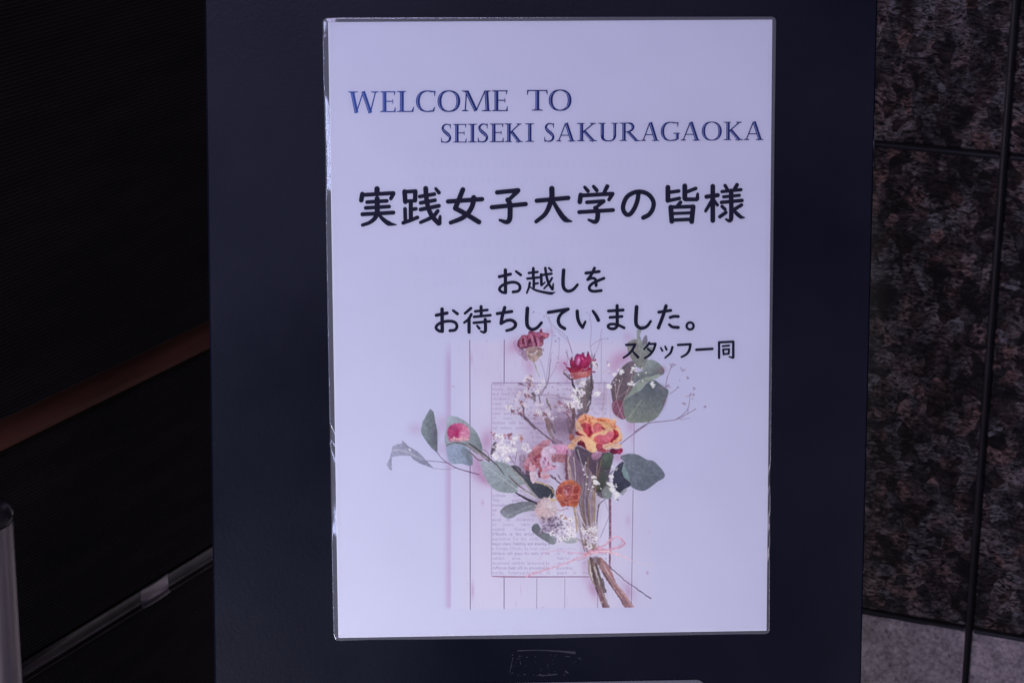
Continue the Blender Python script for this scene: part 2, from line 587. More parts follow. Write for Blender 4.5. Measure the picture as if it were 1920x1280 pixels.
# chipped spots along the right-hand edge where the core shows
for (vv, ln) in ((0.146, 0.008), (0.128, 0.012), (0.115, 0.005), (-0.081, 0.002), (-0.168, 0.002)):
    vs_, fs_ = [], []
    k = 7
    for i in range(k):
        t = i / (k - 1)
        wd = 0.0010 * math.sin(math.pi * t) * random.uniform(0.5, 1.0) + 0.0001
        vs_ += [(bx1 - wd, vv - ln / 2 + ln * t, F0 + 0.00005), (bx1 + 0.0002, vv - ln / 2 + ln * t, F0 - 0.0009)]
    for i in range(k - 1):
        fs_.append((2 * i, 2 * i + 1, 2 * i + 3, 2 * i + 2))
    mesh_obj('chipped_edge', vs_, fs_, M_BOARD_EDGE, board)
# back legs that hold the board up
for sx in (-0.16, 0.14):
    a = BM @ Vector((sx, 0.05, F0 - 0.016))
    foot = Vector((a.x, a.y + 0.20, 0.009))
    d = (foot - a)
    q = d.to_track_quat('Z', 'Y').to_matrix().to_4x4()
    v, f = lathe([(0.0005, -0.002), (0.009, 0.0), (0.009, d.length)], 20)
    mm = BM.inverted() @ (Matrix.Translation(a) @ q)
    mesh_obj('back_leg', [mm @ Vector(p) for p in v], f, M_LEG, board, True)

# ------------------------------------------------------------------ welcome poster
poster = empty('laminated_poster', 'laminated white welcome poster with blue and black lettering and a dried flower bouquet', 'poster', POSTER_M)
HW, HH = 0.1485, 0.21
sheet_v, sheet_f = box_data(-HW, HW, -HH, HH, -0.0003, 0.0)
sheet = mesh_obj('paper_sheet', sheet_v, sheet_f, M_PAPER, poster)


# ---- the ink: ribbons laid on the sheet
def catmull(P, step):
    P = np.asarray(P, float)
    if len(P) == 2:
        n_ = max(2, int(np.linalg.norm(P[1, :2] - P[0, :2]) / step) + 1)
        t = np.linspace(0, 1, n_)[:, None]
        return P[0] * (1 - t) + P[1] * t
    Q = np.vstack([2 * P[0] - P[1], P, 2 * P[-1] - P[-2]])
    out = []
    for i in range(1, len(Q) - 2):
        p0, p1, p2, p3 = Q[i - 1], Q[i], Q[i + 1], Q[i + 2]
        # centripetal-ish: limit the tangents of unequal spans
        d1 = np.linalg.norm(p2[:2] - p1[:2])
        ma = (p2 - p0) / max(1e-6, np.linalg.norm(p2[:2] - p0[:2])) * d1
        mb = (p3 - p1) / max(1e-6, np.linalg.norm(p3[:2] - p1[:2])) * d1
        ma[2:] = (p2 - p1)[2:]
        mb[2:] = (p2 - p1)[2:]
        n_ = max(2, int(d1 / step) + 1)
        t = np.linspace(0, 1, n_, endpoint=False)[:, None]
        out.append((2 * t ** 3 - 3 * t ** 2 + 1) * p1 + (t ** 3 - 2 * t ** 2 + t) * ma + (-2 * t ** 3 + 3 * t ** 2) * p2 + (t ** 3 - t ** 2) * mb)
    out.append(P[-1][None])
    return np.vstack(out)


class Ink:
    def __init__(self):
        self.v, self.f, self.c, self.k = [], [], [], 0

    def poly(self, pts, colour, z=None):
        """convex outline, as a fan"""
        z = z if z is not None else 0.00004 + 0.000007 * (self.k % 40)
        self.k += 1
        b = len(self.v)
        c = np.mean(pts, 0)
        uv = px(np.vstack([c[None], pts]))
        self.v += [(u, v_, z) for u, v_ in uv]
        self.c += [colour(p) if callable(colour) else colour for p in np.vstack([c[None], pts])]
        n_ = len(pts)
        self.f += [(b, b + 1 + (i + 1) % n_, b + 1 + i) for i in range(n_)]

    def stroke(self, P, wd, colour, caps=True, z=None, step=2.0):
        P = np.asarray(P, float)
        wd = np.broadcast_to(np.asarray(wd, float), (len(P),)) if np.ndim(wd) == 0 or len(np.atleast_1d(wd)) == len(P) else np.interp(np.linspace(0, 1, len(P)), np.linspace(0, 1, len(wd)), wd)
        C = catmull(np.column_stack([P, wd]), step)
        T = np.gradient(C[:, :2], axis=0)
        T /= np.linalg.norm(T, axis=1, keepdims=True) + 1e-9
        Nn = np.stack([-T[:, 1], T[:, 0]], -1)
        h = C[:, 2:3] / 2
        A, B = C[:, :2] + Nn * h, C[:, :2] - Nn * h
        z = z if z is not None else 0.00004 + 0.000007 * (self.k % 40)
        self.k += 1
        b = len(self.v)
        pts = np.empty((2 * len(C), 2))
        pts[0::2], pts[1::2] = A, B
        extra, ef = [], []
        if caps:
            for idx, sgn in ((0, -1), (len(C) - 1, 1)):
                r = h[idx, 0]
                a0 = math.atan2(Nn[idx, 1], Nn[idx, 0])
                ang = [a0 - sgn * math.pi * k / 8 for k in range(1, 8)]
                base = 2 * len(C) + len(extra)
                extra += [(C[idx, 0] + r * math.cos(a), C[idx, 1] + r * math.sin(a)) for a in ang]
                ring = [2 * idx] + [base + k for k in range(7)] + [2 * idx + 1]
                ef.append(tuple(ring) if sgn < 0 else tuple(reversed(ring)))
        allp = np.vstack([pts, np.array(extra)]) if extra else pts
        uv = px(allp)
        self.v += [(u, v_, z) for u, v_ in uv]
        self.c += [colour(p) if callable(colour) else colour for p in allp]
        for i in range(len(C) - 1):
            self.f.append((b + 2 * i, b + 2 * i + 1, b + 2 * i + 3, b + 2 * i + 2))
        self.f += [tuple(b + q for q in r) for r in ef]

    def build(self, name, parent):
        o = mesh_obj(name, self.v, self.f, M_INK, parent)
        at = o.data.color_attributes.new('ink', 'FLOAT_COLOR', 'POINT')
        at.data.foreach_set('color', np.array([(*c[:3], 1.0) for c in self.c], dtype=np.float32).ravel())
        return o


def crop(ox, oy, s):
    return lambda P: np.asarray(P, float) / s + np.array([ox, oy])


def jp(name, specs, colour):
    """specs: list of (crop, scale, list of strokes); a stroke is (points, widths)"""
    ik = Ink()
    for (ox, oy, s, strokes) in specs:
        cr = crop(ox, oy, s)
        for (P, wd) in strokes:
            ik.stroke(cr(P), np.asarray(wd, float) / s * 1.04, colour)
    return ik.build(name, sheet)


BLACK = tuple(s2l(np.array([27, 26, 44]) / 255) * 1.0)
K1 = [
    # jitsu
    ([(237, 122), (237, 168)], 50), ([(98, 172), (88, 230)], 44), ([(105, 180), (392, 162)], 38), ([(394, 166), (368, 214)], [38, 36]),
    ([(143, 248), (330, 236)], 36), ([(130, 303), (352, 290)], 36), ([(98, 363), (392, 347)], 38), ([(238, 215), (240, 350)], 48),
    ([(240, 345), (218, 398), (168, 440), (100, 465)], [46, 42, 36, 32]), ([(248, 362), (300, 415), (350, 450), (420, 462)], [26, 40, 46, 10]),
    # sen
    ([(498, 148), (505, 245)], 44), ([(498, 150), (598, 145)], 36), ([(600, 146), (597, 232)], 42), ([(505, 240), (598, 234)], 34),
    ([(557, 240), (557, 405)], 40), ([(560, 318), (605, 311)], 36), ([(502, 312), (506, 428)], 36), ([(485, 444), (540, 425), (620, 393)], 36),
    ([(698, 118), (705, 210), (725, 310), (765, 390), (820, 448)], [46, 44, 44, 44, 46]), ([(826, 448), (835, 383)], [44, 26]),
    ([(642, 195), (780, 172)], 36), ([(650, 255), (786, 230)], 36), ([(650, 318), (823, 283)], 38), ([(793, 120), (824, 158)], [28, 36]),
    ([(812, 332), (765, 385), (650, 440)], [36, 38, 32]),
    # onna
    ([(1050, 130), (1012, 225), (978, 306)], 46), ([(978, 306), (1060, 350), (1202, 436)], 46), ([(1153, 205), (1140, 280), (1100, 350), (1040, 400), (935, 442)], [48, 46, 46, 44, 38]), ([(910, 242), (1232, 220)], 42),
    # ko
    ([(1375, 156), (1574, 136)], 42), ([(1574, 140), (1487, 225)], [42, 36]), ([(1474, 226), (1494, 262), (1497, 350), (1492, 410), (1468, 436), (1400, 418)], [44, 48, 48, 48, 44, 26]), ([(1325, 297), (1645, 266)], 42)]
K2 = [
    # dai
    ([(-119, 235), (178, 208)], 42), ([(23, 120), (23, 200), (5, 270), (-40, 360), (-125, 432)], [50, 50, 46, 42, 36]), ([(36, 242), (90, 335), (152, 412), (212, 431)], [34, 46, 52, 14]),
    # gaku
    ([(335, 107), (366, 143)], [30, 36]), ([(418, 99), (449, 137)], [30, 36]), ([(548, 99), (518, 158)], [40, 34]), ([(297, 180), (288, 246)], 44), ([(297, 186), (594, 169)], 38), ([(598, 170), (565, 225)], [40, 34]),
    ([(356, 250), (515, 238)], 36), ([(515, 240), (440, 300)], [36, 30]), ([(434, 302), (455, 332), (455, 405), (435, 434), (372, 416)], [40, 46, 46, 42, 24]), ([(283, 343), (603, 323)], 38),
    # no
    ([(845, 165), (832, 240), (795, 325), (748, 368), (707, 338), (700, 280), (735, 200), (800, 158), (868, 150), (938, 176), (985, 242), (980, 310), (943, 366), (890, 395)], 42),
    # mina
    ([(1123, 108), (1123, 232)], 46), ([(1123, 236), (1232, 212)], 34), ([(1130, 156), (1226, 143)], 34), ([(1283, 95), (1283, 212)], 46), ([(1288, 222), (1395, 222)], 38), ([(1402, 216), (1405, 170)], [38, 26]), ([(1387, 118), (1300, 152)], 34),
    ([(1243, 250), (1205, 292)], [36, 30]), ([(1150, 296), (1160, 430)], 46), ([(1150, 296), (1360, 289)], 36), ([(1362, 292), (1348, 432)], 46), ([(1165, 356), (1345, 349)], 30), ([(1165, 418), (1345, 410)], 34),
    # sama
    ([(1548, 98), (1548, 422)], 44), ([(1488, 197), (1595, 182)], 40), ([(1540, 232), (1480, 332)], [36, 30]), ([(1560, 232), (1592, 275)], 30), ([(1664, 90), (1686, 126)], 32), ([(1778, 84), (1755, 122)], 36),
    ([(1635, 148), (1815, 130)], 32), ([(1650, 198), (1800, 183)], 30), ([(1630, 250), (1825, 232)], 34), ([(1722, 140), (1722, 398), (1710, 424), (1672, 410)], [42, 42, 36, 20]),
    ([(1635, 288), (1664, 316)], 32), ([(1672, 346), (1615, 386)], 34), ([(1820, 275), (1745, 320)], 34), ([(1745, 325), (1788, 368), (1818, 390), (1850, 393)], [32, 38, 34, 10])]
jp('university_lettering', [(660, 330, 5.0526, K1), (1030, 330, 5.0526, K2)], BLACK)
O1 = [
    # o
    ([(135, 240), (310, 200)], 50), ([(230, 135), (232, 488)], 54), ([(225, 490), (180, 482), (138, 442), (152, 402), (215, 358), (330, 326), (420, 342), (460, 402), (432, 462), (350, 478)], 46), ([(397, 157), (470, 212)], [38, 46]),
    # kosu
    ([(667, 110), (667, 240)], 46), ([(597, 182), (733, 165)], 40), ([(575, 270), (755, 250)], 40), ([(675, 270), (675, 400)], 42), ([(685, 352), (738, 342)], 36), ([(612, 335), (600, 400), (565, 495)], [40, 36, 30]),
    ([(612, 398), (700, 448), (830, 482), (955, 500), (1012, 478)], [22, 36, 42, 46, 10]), ([(790, 205), (795, 368)], 44), ([(795, 374), (850, 330)], [34, 26]), ([(785, 216), (952, 192)], 40),
    ([(855, 105), (870, 210), (905, 340), (962, 432)], 42), ([(970, 436), (980, 350)], [40, 24]), ([(960, 262), (905, 350), (835, 425)], [36, 36, 28]), ([(910, 102), (950, 142)], [30, 38]),
    # shi
    ([(1142, 138), (1132, 330), (1150, 425), (1210, 465), (1290, 440), (1358, 366)], [56, 56, 54, 52, 48, 44]),
    # wo
    ([(1490, 183), (1698, 158)], 48), ([(1625, 105), (1580, 200), (1518, 285)], 46), ([(1522, 288), (1585, 262), (1638, 280), (1650, 378)], [36, 42, 46, 48]), ([(1772, 264), (1680, 302), (1590, 348), (1542, 408), (1560, 452), (1620, 468), (1730, 456)], 46)]
jp('invitation_lettering', [(920, 490, 8.348, O1)], BLACK)
M1 = [
    # o
    ([(128, 220), (272, 190)], 44), ([(205, 137), (208, 432)], 48), ([(202, 436), (165, 428), (126, 392), (140, 352), (210, 312), (300, 298), (378, 316), (404, 366), (378, 414), (310, 425)], 40), ([(352, 156), (410, 200)], [34, 42]),
    # machi
    ([(590, 127), (510, 195)], [40, 34]), ([(595, 208), (560, 270), (500, 318)], [38, 38, 32]), ([(565, 262), (565, 445)], 44), ([(648, 168), (810, 149)], 36), ([(630, 241), (850, 219)], 36), ([(628, 321), (842, 301)], 36), ([(725, 104), (728, 230)], 42),
    ([(780, 275), (783, 428), (765, 446), (718, 432)], [44, 44, 38, 22]), ([(672, 360), (702, 395)], [30, 36]),
    # chi
    ([(940, 198), (1135, 169)], 42), ([(1040, 118), (1005, 245), (992, 328)], 46), ([(995, 330), (1070, 290), (1142, 290), (1186, 340), (1150, 395), (1065, 425)], [36, 42, 44, 46, 42, 36]),
    # shi
    ([(1343, 128), (1335, 300), (1347, 366), (1400, 408), (1470, 386), (1530, 320)], [50, 50, 48, 44, 42, 40]),
    # te
    ([(1622, 182), (1886, 138)], 44), ([(1876, 146), (1790, 205), (1754, 285), (1780, 358), (1840, 398)], [38, 42, 44, 44, 44])]
M2 = [
    # i
    ([(158, 166), (165, 255), (190, 328), (230, 382)], [46, 46, 44, 42]), ([(232, 378), (266, 306)], [40, 32]), ([(368, 164), (410, 225), (440, 285)], [36, 44, 48]),
    # ma
    ([(575, 163), (770, 150)], 40), ([(595, 248), (755, 235)], 38), ([(690, 92), (692, 360)], 44), ([(692, 360), (662, 394), (605, 398), (568, 368), (605, 338), (690, 345), (785, 388)], [40, 40, 38, 38, 36, 36, 36]),
    # shi
    ([(950, 108), (940, 290), (952, 354), (1010, 392), (1085, 368), (1137, 300)], [50, 50, 48, 44, 40, 36]),
    # ta
    ([(1245, 178), (1405, 155)], 40), ([(1342, 96), (1300, 230), (1240, 386)], 46), ([(1397, 248), (1450, 234), (1505, 236)], 40), ([(1385, 344), (1425, 374), (1505, 382)], [36, 40, 42]),
    ([(1663 + 47 * math.cos(a), 362 + 47 * math.sin(a)) for a in np.linspace(0, 2 * math.pi, 13)], 32)]
jp('waiting_lettering', [(800, 560, 7.111, M1), (1060, 560, 7.111, M2)], BLACK)
S1 = [
    ([(185, 203), (310, 195)], 36), ([(314, 196), (270, 280), (210, 345), (147, 388)], [38, 38, 34, 30]), ([(282, 300), (356, 380)], [30, 40]),
    ([(517, 172), (490, 215), (442, 264)], [34, 34, 28]), ([(512, 191), (603, 187)], 34), ([(606, 188), (580, 270), (522, 348), (452, 392)], [38, 36, 34, 28]), ([(497, 262), (536, 292)], 32),
    ([(682, 244), (706, 288)], [24, 30]), ([(745, 225), (766, 270)], [26, 32]), ([(850, 235), (822, 318), (745, 388)], [36, 34, 26]),
    ([(932, 203), (1106, 193)], 36), ([(1110, 194), (1092, 280), (1050, 338), (980, 378)], [38, 38, 34, 28]),
    ([(1195, 273), (1425, 259)], 38),
    ([(1522, 165), (1522, 390)], 34), ([(1522, 166), (1725, 156)], 34), ([(1727, 156), (1727, 378)], 36), ([(1722, 386), (1668, 374)], [34, 20]), ([(1574, 221), (1668, 211)], 28), ([(1580, 268), (1588, 340)], 30), ([(1580, 269), (1666, 263)], 28), ([(1666, 264), (1660, 328)], 30), ([(1588, 336), (1660, 329)], 28)]
jp('staff_lettering', [(1150, 620, 7.68, S1)], BLACK)

# ---- the blue inline capitals
BLUE_A, BLUE_B = s2l(np.array([60, 88, 150]) / 255), s2l(np.array([28, 42, 98]) / 255)


def blue(p):
    t = np.clip((p[0] - 652) / (880 - 652), 0, 1) if p[1] < 222 else 1.0
    return tuple(BLUE_A * (1 - t) + BLUE_B * t)


INLINE = tuple(s2l(np.array([132, 142, 180]) / 255))


class Caps(Ink):
    def letter(self, ch, x0, x1, top, base):
        h, wd = base - top, x1 - x0
        tk, th = 0.185 * h, 0.052 * h
        P = lambda X, Y: (x0 + X, base - Y)

        def S(pts, w_, caps=False):
            self.stroke([P(*q) for q in pts], w_, blue, caps, step=1.0)

        def inline(pts, w_=None):
            self.stroke([P(*q) for q in pts], w_ if w_ is not None else 0.042 * h, INLINE, False, z=0.00042, step=1.0)

        def thick(xa, ya, xb, yb, k=tk):
            S([(xa, ya), (xb, yb)], k)
            dx, dy = xb - xa, yb - ya
            L = math.hypot(dx, dy)
            nx, ny = (-dy / L, dx / L) if dy > 0 else (dy / L, -dx / L)
            o = 0.035 * h
            inline([(xa + nx * o + dx * 0.05, ya + ny * o + dy * 0.05), (xb + nx * o - dx * 0.05, yb + ny * o - dy * 0.05)])

        def serif(xc, y, l, r):
            s = 1 if y < h / 2 else -1
            S([(xc - l, y + s * th * 0.4), (xc + r, y + s * th * 0.4)], th * 0.8)
            S([(xc - l * 0.62, y + s * th * 0.9), (xc + r * 0.62, y + s * th * 0.9)], th * 0.7)

        def stem(xc, y0=0, y1=None, k=tk, l=None, r=None, top_=True, bot=True):
            y1 = h if y1 is None else y1
            thick(xc, y0, xc, y1, k)
            if bot:
                serif(xc, 0, l or k * 0.98, r or k * 0.98)
            if top_:
                serif(xc, h, l or k * 0.98, r or k * 0.98)

        def ring(cx, cy, rx, ry, a0, a1, k=tk, thin=th):
            a = np.radians(np.linspace(a0, a1, 40))
            ww = thin + (k - thin) * np.abs(np.cos(a)) ** 1.5
            pts = [(cx + (rx - w1 / 2) * math.cos(q), cy + (ry - thin / 2) * math.sin(q)) for q, w1 in zip(a, ww)]
            S(pts, ww)
            for sgn in (1, -1):
                sel = [i for i in range(40) if sgn * math.cos(a[i]) > 0.62]
                if len(sel) > 5:
                    o = -0.03 * h if sgn > 0 else -0.03 * h
                    inline([(pts[i][0] + o * 1.0, pts[i][1]) for i in sel], 0.038 * h)

        if ch == 'E':
            xc = wd * 0.30
            stem(xc, l=wd * 0.28, r=tk * 0.5)
            for y, e in ((h - th / 2, 0.93), (h * 0.52, 0.80), (th / 2, 0.95)):
                S([(xc, y), (wd * e, y)], th)
            S([(wd * 0.955, h), (wd * 0.93, h * 0.80)], [th * 1.5, th * 0.5])
            S([(wd * 0.83, h * 0.61), (wd * 0.83, h * 0.41)], [th * 0.7, th * 0.7])
            S([(wd * 0.95, 0), (wd * 0.985, h * 0.24)], [th * 1.8, th * 0.5])
        elif ch == 'L':
            xc = wd * 0.30
            stem(xc, l=wd * 0.28, r=tk * 1.1)
            S([(xc, th / 2), (wd * 0.93, th / 2)], th)
            S([(wd * 0.90, th * 0.3), (wd * 0.99, h * 0.25)], [th * 2.0, th * 0.5])
        elif ch == 'I':
            stem(wd / 2, l=wd * 0.48, r=wd * 0.48)
        elif ch == 'T':
            stem(wd / 2, top_=False, l=wd * 0.28, r=wd * 0.28)
            S([(wd * 0.03, h - th / 2), (wd * 0.97, h - th / 2)], th)
            S([(wd * 0.03, h), (0, h * 0.76)], [th * 1.6, th * 0.5])
            S([(wd * 0.96, h), (wd, h * 0.78)], [th * 1.6, th * 0.5])
        elif ch == 'O':
            ring(wd / 2, h / 2, wd / 2, h / 2 + th * 0.3, 0, 180)
            ring(wd / 2, h / 2, wd / 2, h / 2 + th * 0.3, 180, 360)
        elif ch in 'CG':
            cx_ = wd * (0.60 if ch == 'C' else 0.53)
            ring(cx_, h / 2, cx_, h / 2 + th * 0.3, 68, 292)
            rx = cx_
            e1, e2 = 0.965 * wd if ch == 'C' else 0.90 * wd, 0.98 * wd if ch == 'C' else 0.84 * wd
            S([(cx_ + rx * 0.35, h * 0.975), (cx_ + rx * 0.55, h * 0.955), (e1, h * 0.97)], [th * 1.0, th * 1.25, th * 1.0])
            S([(e1, h * 0.99), (e1 - 0.005 * wd, h * 0.74)], [th * 1.5, th * 0.5])
            if ch == 'C':
                S([(cx_ + rx * 0.35, h * 0.02), (cx_ + rx * 0.50, h * 0.05), (wd * 0.92, h * 0.13), (wd * 0.985, h * 0.24)], [th * 1.1, th * 1.6, th * 1.4, th * 0.5])
            else:
                S([(cx_ + rx * 0.35, h * 0.02), (wd * 0.80, h * 0.06), (wd * 0.90, h * 0.12)], [th * 1.1, th * 1.6, th * 1.4])
                thick(wd * 0.865, h * 0.08, wd * 0.865, h * 0.40, tk * 0.85)
                S([(wd * 0.66, h * 0.40), (wd, h * 0.40)], th)
        elif ch == 'S':
            sp = [(wd * 0.80, h * 0.93), (wd * 0.52, h * 0.985), (wd * 0.24, h * 0.90), (wd * 0.17, h * 0.74), (wd * 0.36, h * 0.585), (wd * 0.64, h * 0.44), (wd * 0.83, h * 0.27), (wd * 0.72, h * 0.09), (wd * 0.42, h * 0.02), (wd * 0.10, h * 0.06)]
            S(sp, [th, th * 1.2, th * 2.0, tk * 0.72, tk * 0.95, tk * 0.95, tk * 0.72, th * 2.0, th * 1.3, th])
            inline([(wd * 0.15, h * 0.73), (wd * 0.33, h * 0.60), (wd * 0.61, h * 0.455), (wd * 0.80, h * 0.29)], 0.036 * h)
            S([(wd * 0.84, h * 1.0), (wd * 0.86, h * 0.74)], [th * 1.5, th * 0.5])
            S([(wd * 0.09, h * 0.0), (wd * 0.03, h * 0.27)], [th * 1.6, th * 0.5])
        elif ch == 'A':
            ax = wd * 0.50
            S([(wd * 0.13, th * 0.5), (ax - 0.02 * h, h * 0.98)], th * 1.15)
            thick(wd * 0.83, 0, ax + 0.02 * h, h * 1.0)
            S([(wd * 0.26, h * 0.335), (wd * 0.70, h * 0.335)], th)
            serif(wd * 0.13, 0, wd * 0.13, wd * 0.15)
            serif(wd * 0.83, 0, wd * 0.23, wd * 0.17)
        elif ch == 'K':
            xc = wd * 0.25
            stem(xc, l=wd * 0.23, r=tk * 0.9)
            S([(xc + tk * 0.4, h * 0.50), (wd * 0.83, h * 0.97)], th * 1.25)
            serif(wd * 0.80, h, wd * 0.14, wd * 0.15)
            thick(wd * 0.83, 0, xc + tk * 0.85, h * 0.54, tk * 0.9)
            serif(wd * 0.84, 0, wd * 0.22, wd * 0.17)
        elif ch == 'U':
            stem(wd * 0.22, h * 0.28, h, bot=False, l=wd * 0.2, r=wd * 0.17)
            stem(wd * 0.82, h * 0.28, h, bot=False, k=tk * 0.85, l=wd * 0.17, r=wd * 0.17)
            S([(wd * 0.22, h * 0.30), (wd * 0.25, h * 0.14), (wd * 0.38, h * 0.035), (wd * 0.53, h * 0.015), (wd * 0.68, h * 0.045), (wd * 0.79, h * 0.15), (wd * 0.82, h * 0.30)], [tk, tk * 0.8, th * 1.6, th * 1.2, th * 1.4, tk * 0.6, tk * 0.85])
        elif ch == 'R':
            xc = wd * 0.23
            stem(xc, l=wd * 0.2, r=tk * 0.9)
            S([(xc, h - th / 2), (wd * 0.42, h * 0.98), (wd * 0.56, h * 0.93), (wd * 0.63, h * 0.77), (wd * 0.57, h * 0.60), (wd * 0.42, h * 0.515), (xc + tk * 0.4, h * 0.49)], [th, th * 1.2, tk * 0.7, tk * 0.95, tk * 0.65, th * 1.2, th])
            inline([(wd * 0.545, h * 0.90), (wd * 0.60, h * 0.77), (wd * 0.55, h * 0.63)], 0.034 * h)
            thick(wd * 0.78, h * 0.02, wd * 0.42, h * 0.50, tk * 0.9)
            S([(wd * 0.72, h * 0.05), (wd * 0.82, h * 0.02), (wd * 0.98, h * 0.02)], [th * 2.2, th * 1.4, th * 0.5])
        elif ch == 'W':
            b1, a1, b2 = wd * 0.285, wd * 0.505, wd * 0.735
            thick(wd * 0.15, h * 0.97, b1, -h * 0.03)
            S([(b1, 0), (a1, h)], th * 1.2)
            thick(a1 - 0.01 * h, h * 1.0, b2, -h * 0.03)
            S([(b2, 0), (wd * 0.90, h * 0.97)], th * 1.2)
            serif(wd * 0.16, h, wd * 0.15, wd * 0.17)
            serif(wd * 0.89, h, wd * 0.14, wd * 0.11)
        elif ch == 'M':
            S([(wd * 0.12, 0), (wd * 0.165, h)], th * 1.2)
            thick(wd * 0.17, h * 0.98, wd * 0.485, h * 0.02)
            S([(wd * 0.49, h * 0.02), (wd * 0.80, h)], th * 1.2)
            thick(wd * 0.88, 0, wd * 0.84, h)
            serif(wd * 0.12, 0, wd * 0.12, wd * 0.11)
            serif(wd * 0.86, 0, wd * 0.18, wd * 0.14)
            serif(wd * 0.14, h, wd * 0.14, wd * 0.06)
            serif(wd * 0.86, h, wd * 0.05, wd * 0.13)


s_ = 4.364
hd = Caps()
for ch, a, b_, t, bs in (('W', 52, 305, 95, 266), ('E', 315, 443, 94, 264), ('L', 452, 595, 92, 263), ('C', 610, 770, 90, 261), ('O', 787, 973, 89, 260), ('M', 985, 1225, 88, 257), ('E', 1230, 1360, 86, 256), ('T', 1522, 1685, 83, 252), ('O', 1697, 1883, 82, 251)):
    hd.letter(ch, 640 + a / s_, 640 + b_ / s_, 150 + t / s_, 150 + bs / s_)
hd.build('welcome_lettering', sheet)
hd = Caps()
for ch, a, b_, t, bs in (('S', 815, 905, 361, 514), ('E', 912, 1024, 361, 513), ('I', 1033, 1112, 360, 512), ('S', 1115, 1207, 359, 511), ('E', 1213, 1327, 358, 510), ('K', 1333, 1483, 357, 509), ('I', 1503, 1580, 356, 507)):
    hd.letter(ch, 640 + a / s_, 640 + b_ / s_, 150 + t / s_, 150 + bs / s_)
for ch, a, b_, t, bs in (('S', 88, 178, 93, 244), ('A', 187, 345, 91, 242), ('K', 352, 520, 91, 240), ('U', 527, 697, 90, 240), ('R', 700, 882, 89, 238), ('A', 880, 1030, 86, 237), ('G', 1042, 1198, 84, 236), ('A', 1205, 1367, 83, 235), ('O', 1378, 1542, 82, 233), ('K', 1553, 1713, 81, 231), ('A', 1722, 1883, 79, 230)):
    hd.letter(ch, 1000 + a / s_, 1000 + b_ / s_, 210 + t / s_, 210 + bs / s_)
hd.build('place_name_lettering', sheet)

# ------------------------------------------------------------------ the printed picture: painted dab by dab into a fine colour mesh
GX0, GX1, GY0, GY1 = 716, 1344, 566, 1150
RES = 1.0
GW, GH = int((GX1 - GX0) * RES) + 1, int((GY1 - GY0) * RES) + 1
gx = np.linspace(GX0, GX1, GW)
gy = np.linspace(GY0, GY1, GH)
MX, MY = np.meshgrid(gx, gy)


def bil(tl, tr, bl, br):
    u = np.clip((MX - 835) / 495, -0.3, 1.05)[..., None]
    v_ = np.clip((MY - 640) / 500, -0.2, 1.05)[..., None]
    tl, tr, bl, br = (np.array(c, float) for c in (tl, tr, bl, br))
    return ((tl * (1 - u) + tr * u) * (1 - v_) + (bl * (1 - u) + br * u) * v_) / 255


REF = bil((180, 178, 218), (165, 160, 203), (200, 199, 232), (181, 177, 215))   # bare paper as measured
BUF = REF.copy()


def smooth_noise(cell, seed):
    r = np.random.default_rng(seed)
    nx, ny = int((GX1 - GX0) / cell) + 3, int((GY1 - GY0) / cell) + 3
    f_ = r.random((ny, nx))
    x, y = (MX - GX0) / cell, (MY - GY0) / cell
    xi, yi = x.astype(int), y.astype(int)
    fx, fy = x - xi, y - yi
    fx, fy = fx * fx * (3 - 2 * fx), fy * fy * (3 - 2 * fy)
    return (f_[yi, xi] * (1 - fx) + f_[yi, xi + 1] * fx) * (1 - fy) + (f_[yi + 1, xi] * (1 - fx) + f_[yi + 1, xi + 1] * fx) * fy - 0.5


NZ = 0.5 * smooth_noise(18, 1) + 0.35 * smooth_noise(7, 2) + 0.25 * smooth_noise(3, 3)
NF = 0.6 * smooth_noise(4, 4) + 0.4 * smooth_noise(2, 5)


WX = 1.5 * smooth_noise(5, 21) + 1.3 * smooth_noise(2.6, 22)
WY = 1.5 * smooth_noise(5, 23) + 1.3 * smooth_noise(2.6, 24)
RAG = 0.0            # how ragged the outlines are drawn, in cells


def win(x0, y0, x1, y1, m):
    a, b_ = max(0, int((x0 - m - GX0) * RES)), min(GW, int((x1 + m - GX0) * RES) + 2)
    c, d = max(0, int((y0 - m - GY0) * RES)), min(GH, int((y1 + m - GY0) * RES) + 2)
    return a, b_, c, d


def comp(wn_, mask, colour):
    a, b_, c, d = wn_
    mask = mask[..., None]
    BUF[c:d, a:b_] = BUF[c:d, a:b_] * (1 - mask) + colour * mask


def segdist(X, Y, P, closed=False):
    n_ = len(P)
    D = np.full(X.shape, 1e9)
    T = np.zeros(X.shape)
    for i in range(n_ if closed else n_ - 1):
        p, q = P[i], P[(i + 1) % n_]
        dx, dy = q[0] - p[0], q[1] - p[1]
        L = dx * dx + dy * dy + 1e-9
        t = np.clip(((X - p[0]) * dx + (Y - p[1]) * dy) / L, 0, 1)
        dd = np.hypot(X - p[0] - t * dx, Y - p[1] - t * dy)
        k = dd < D
        D = np.where(k, dd, D)
        T = np.where(k, i + t, T)
    return D, T


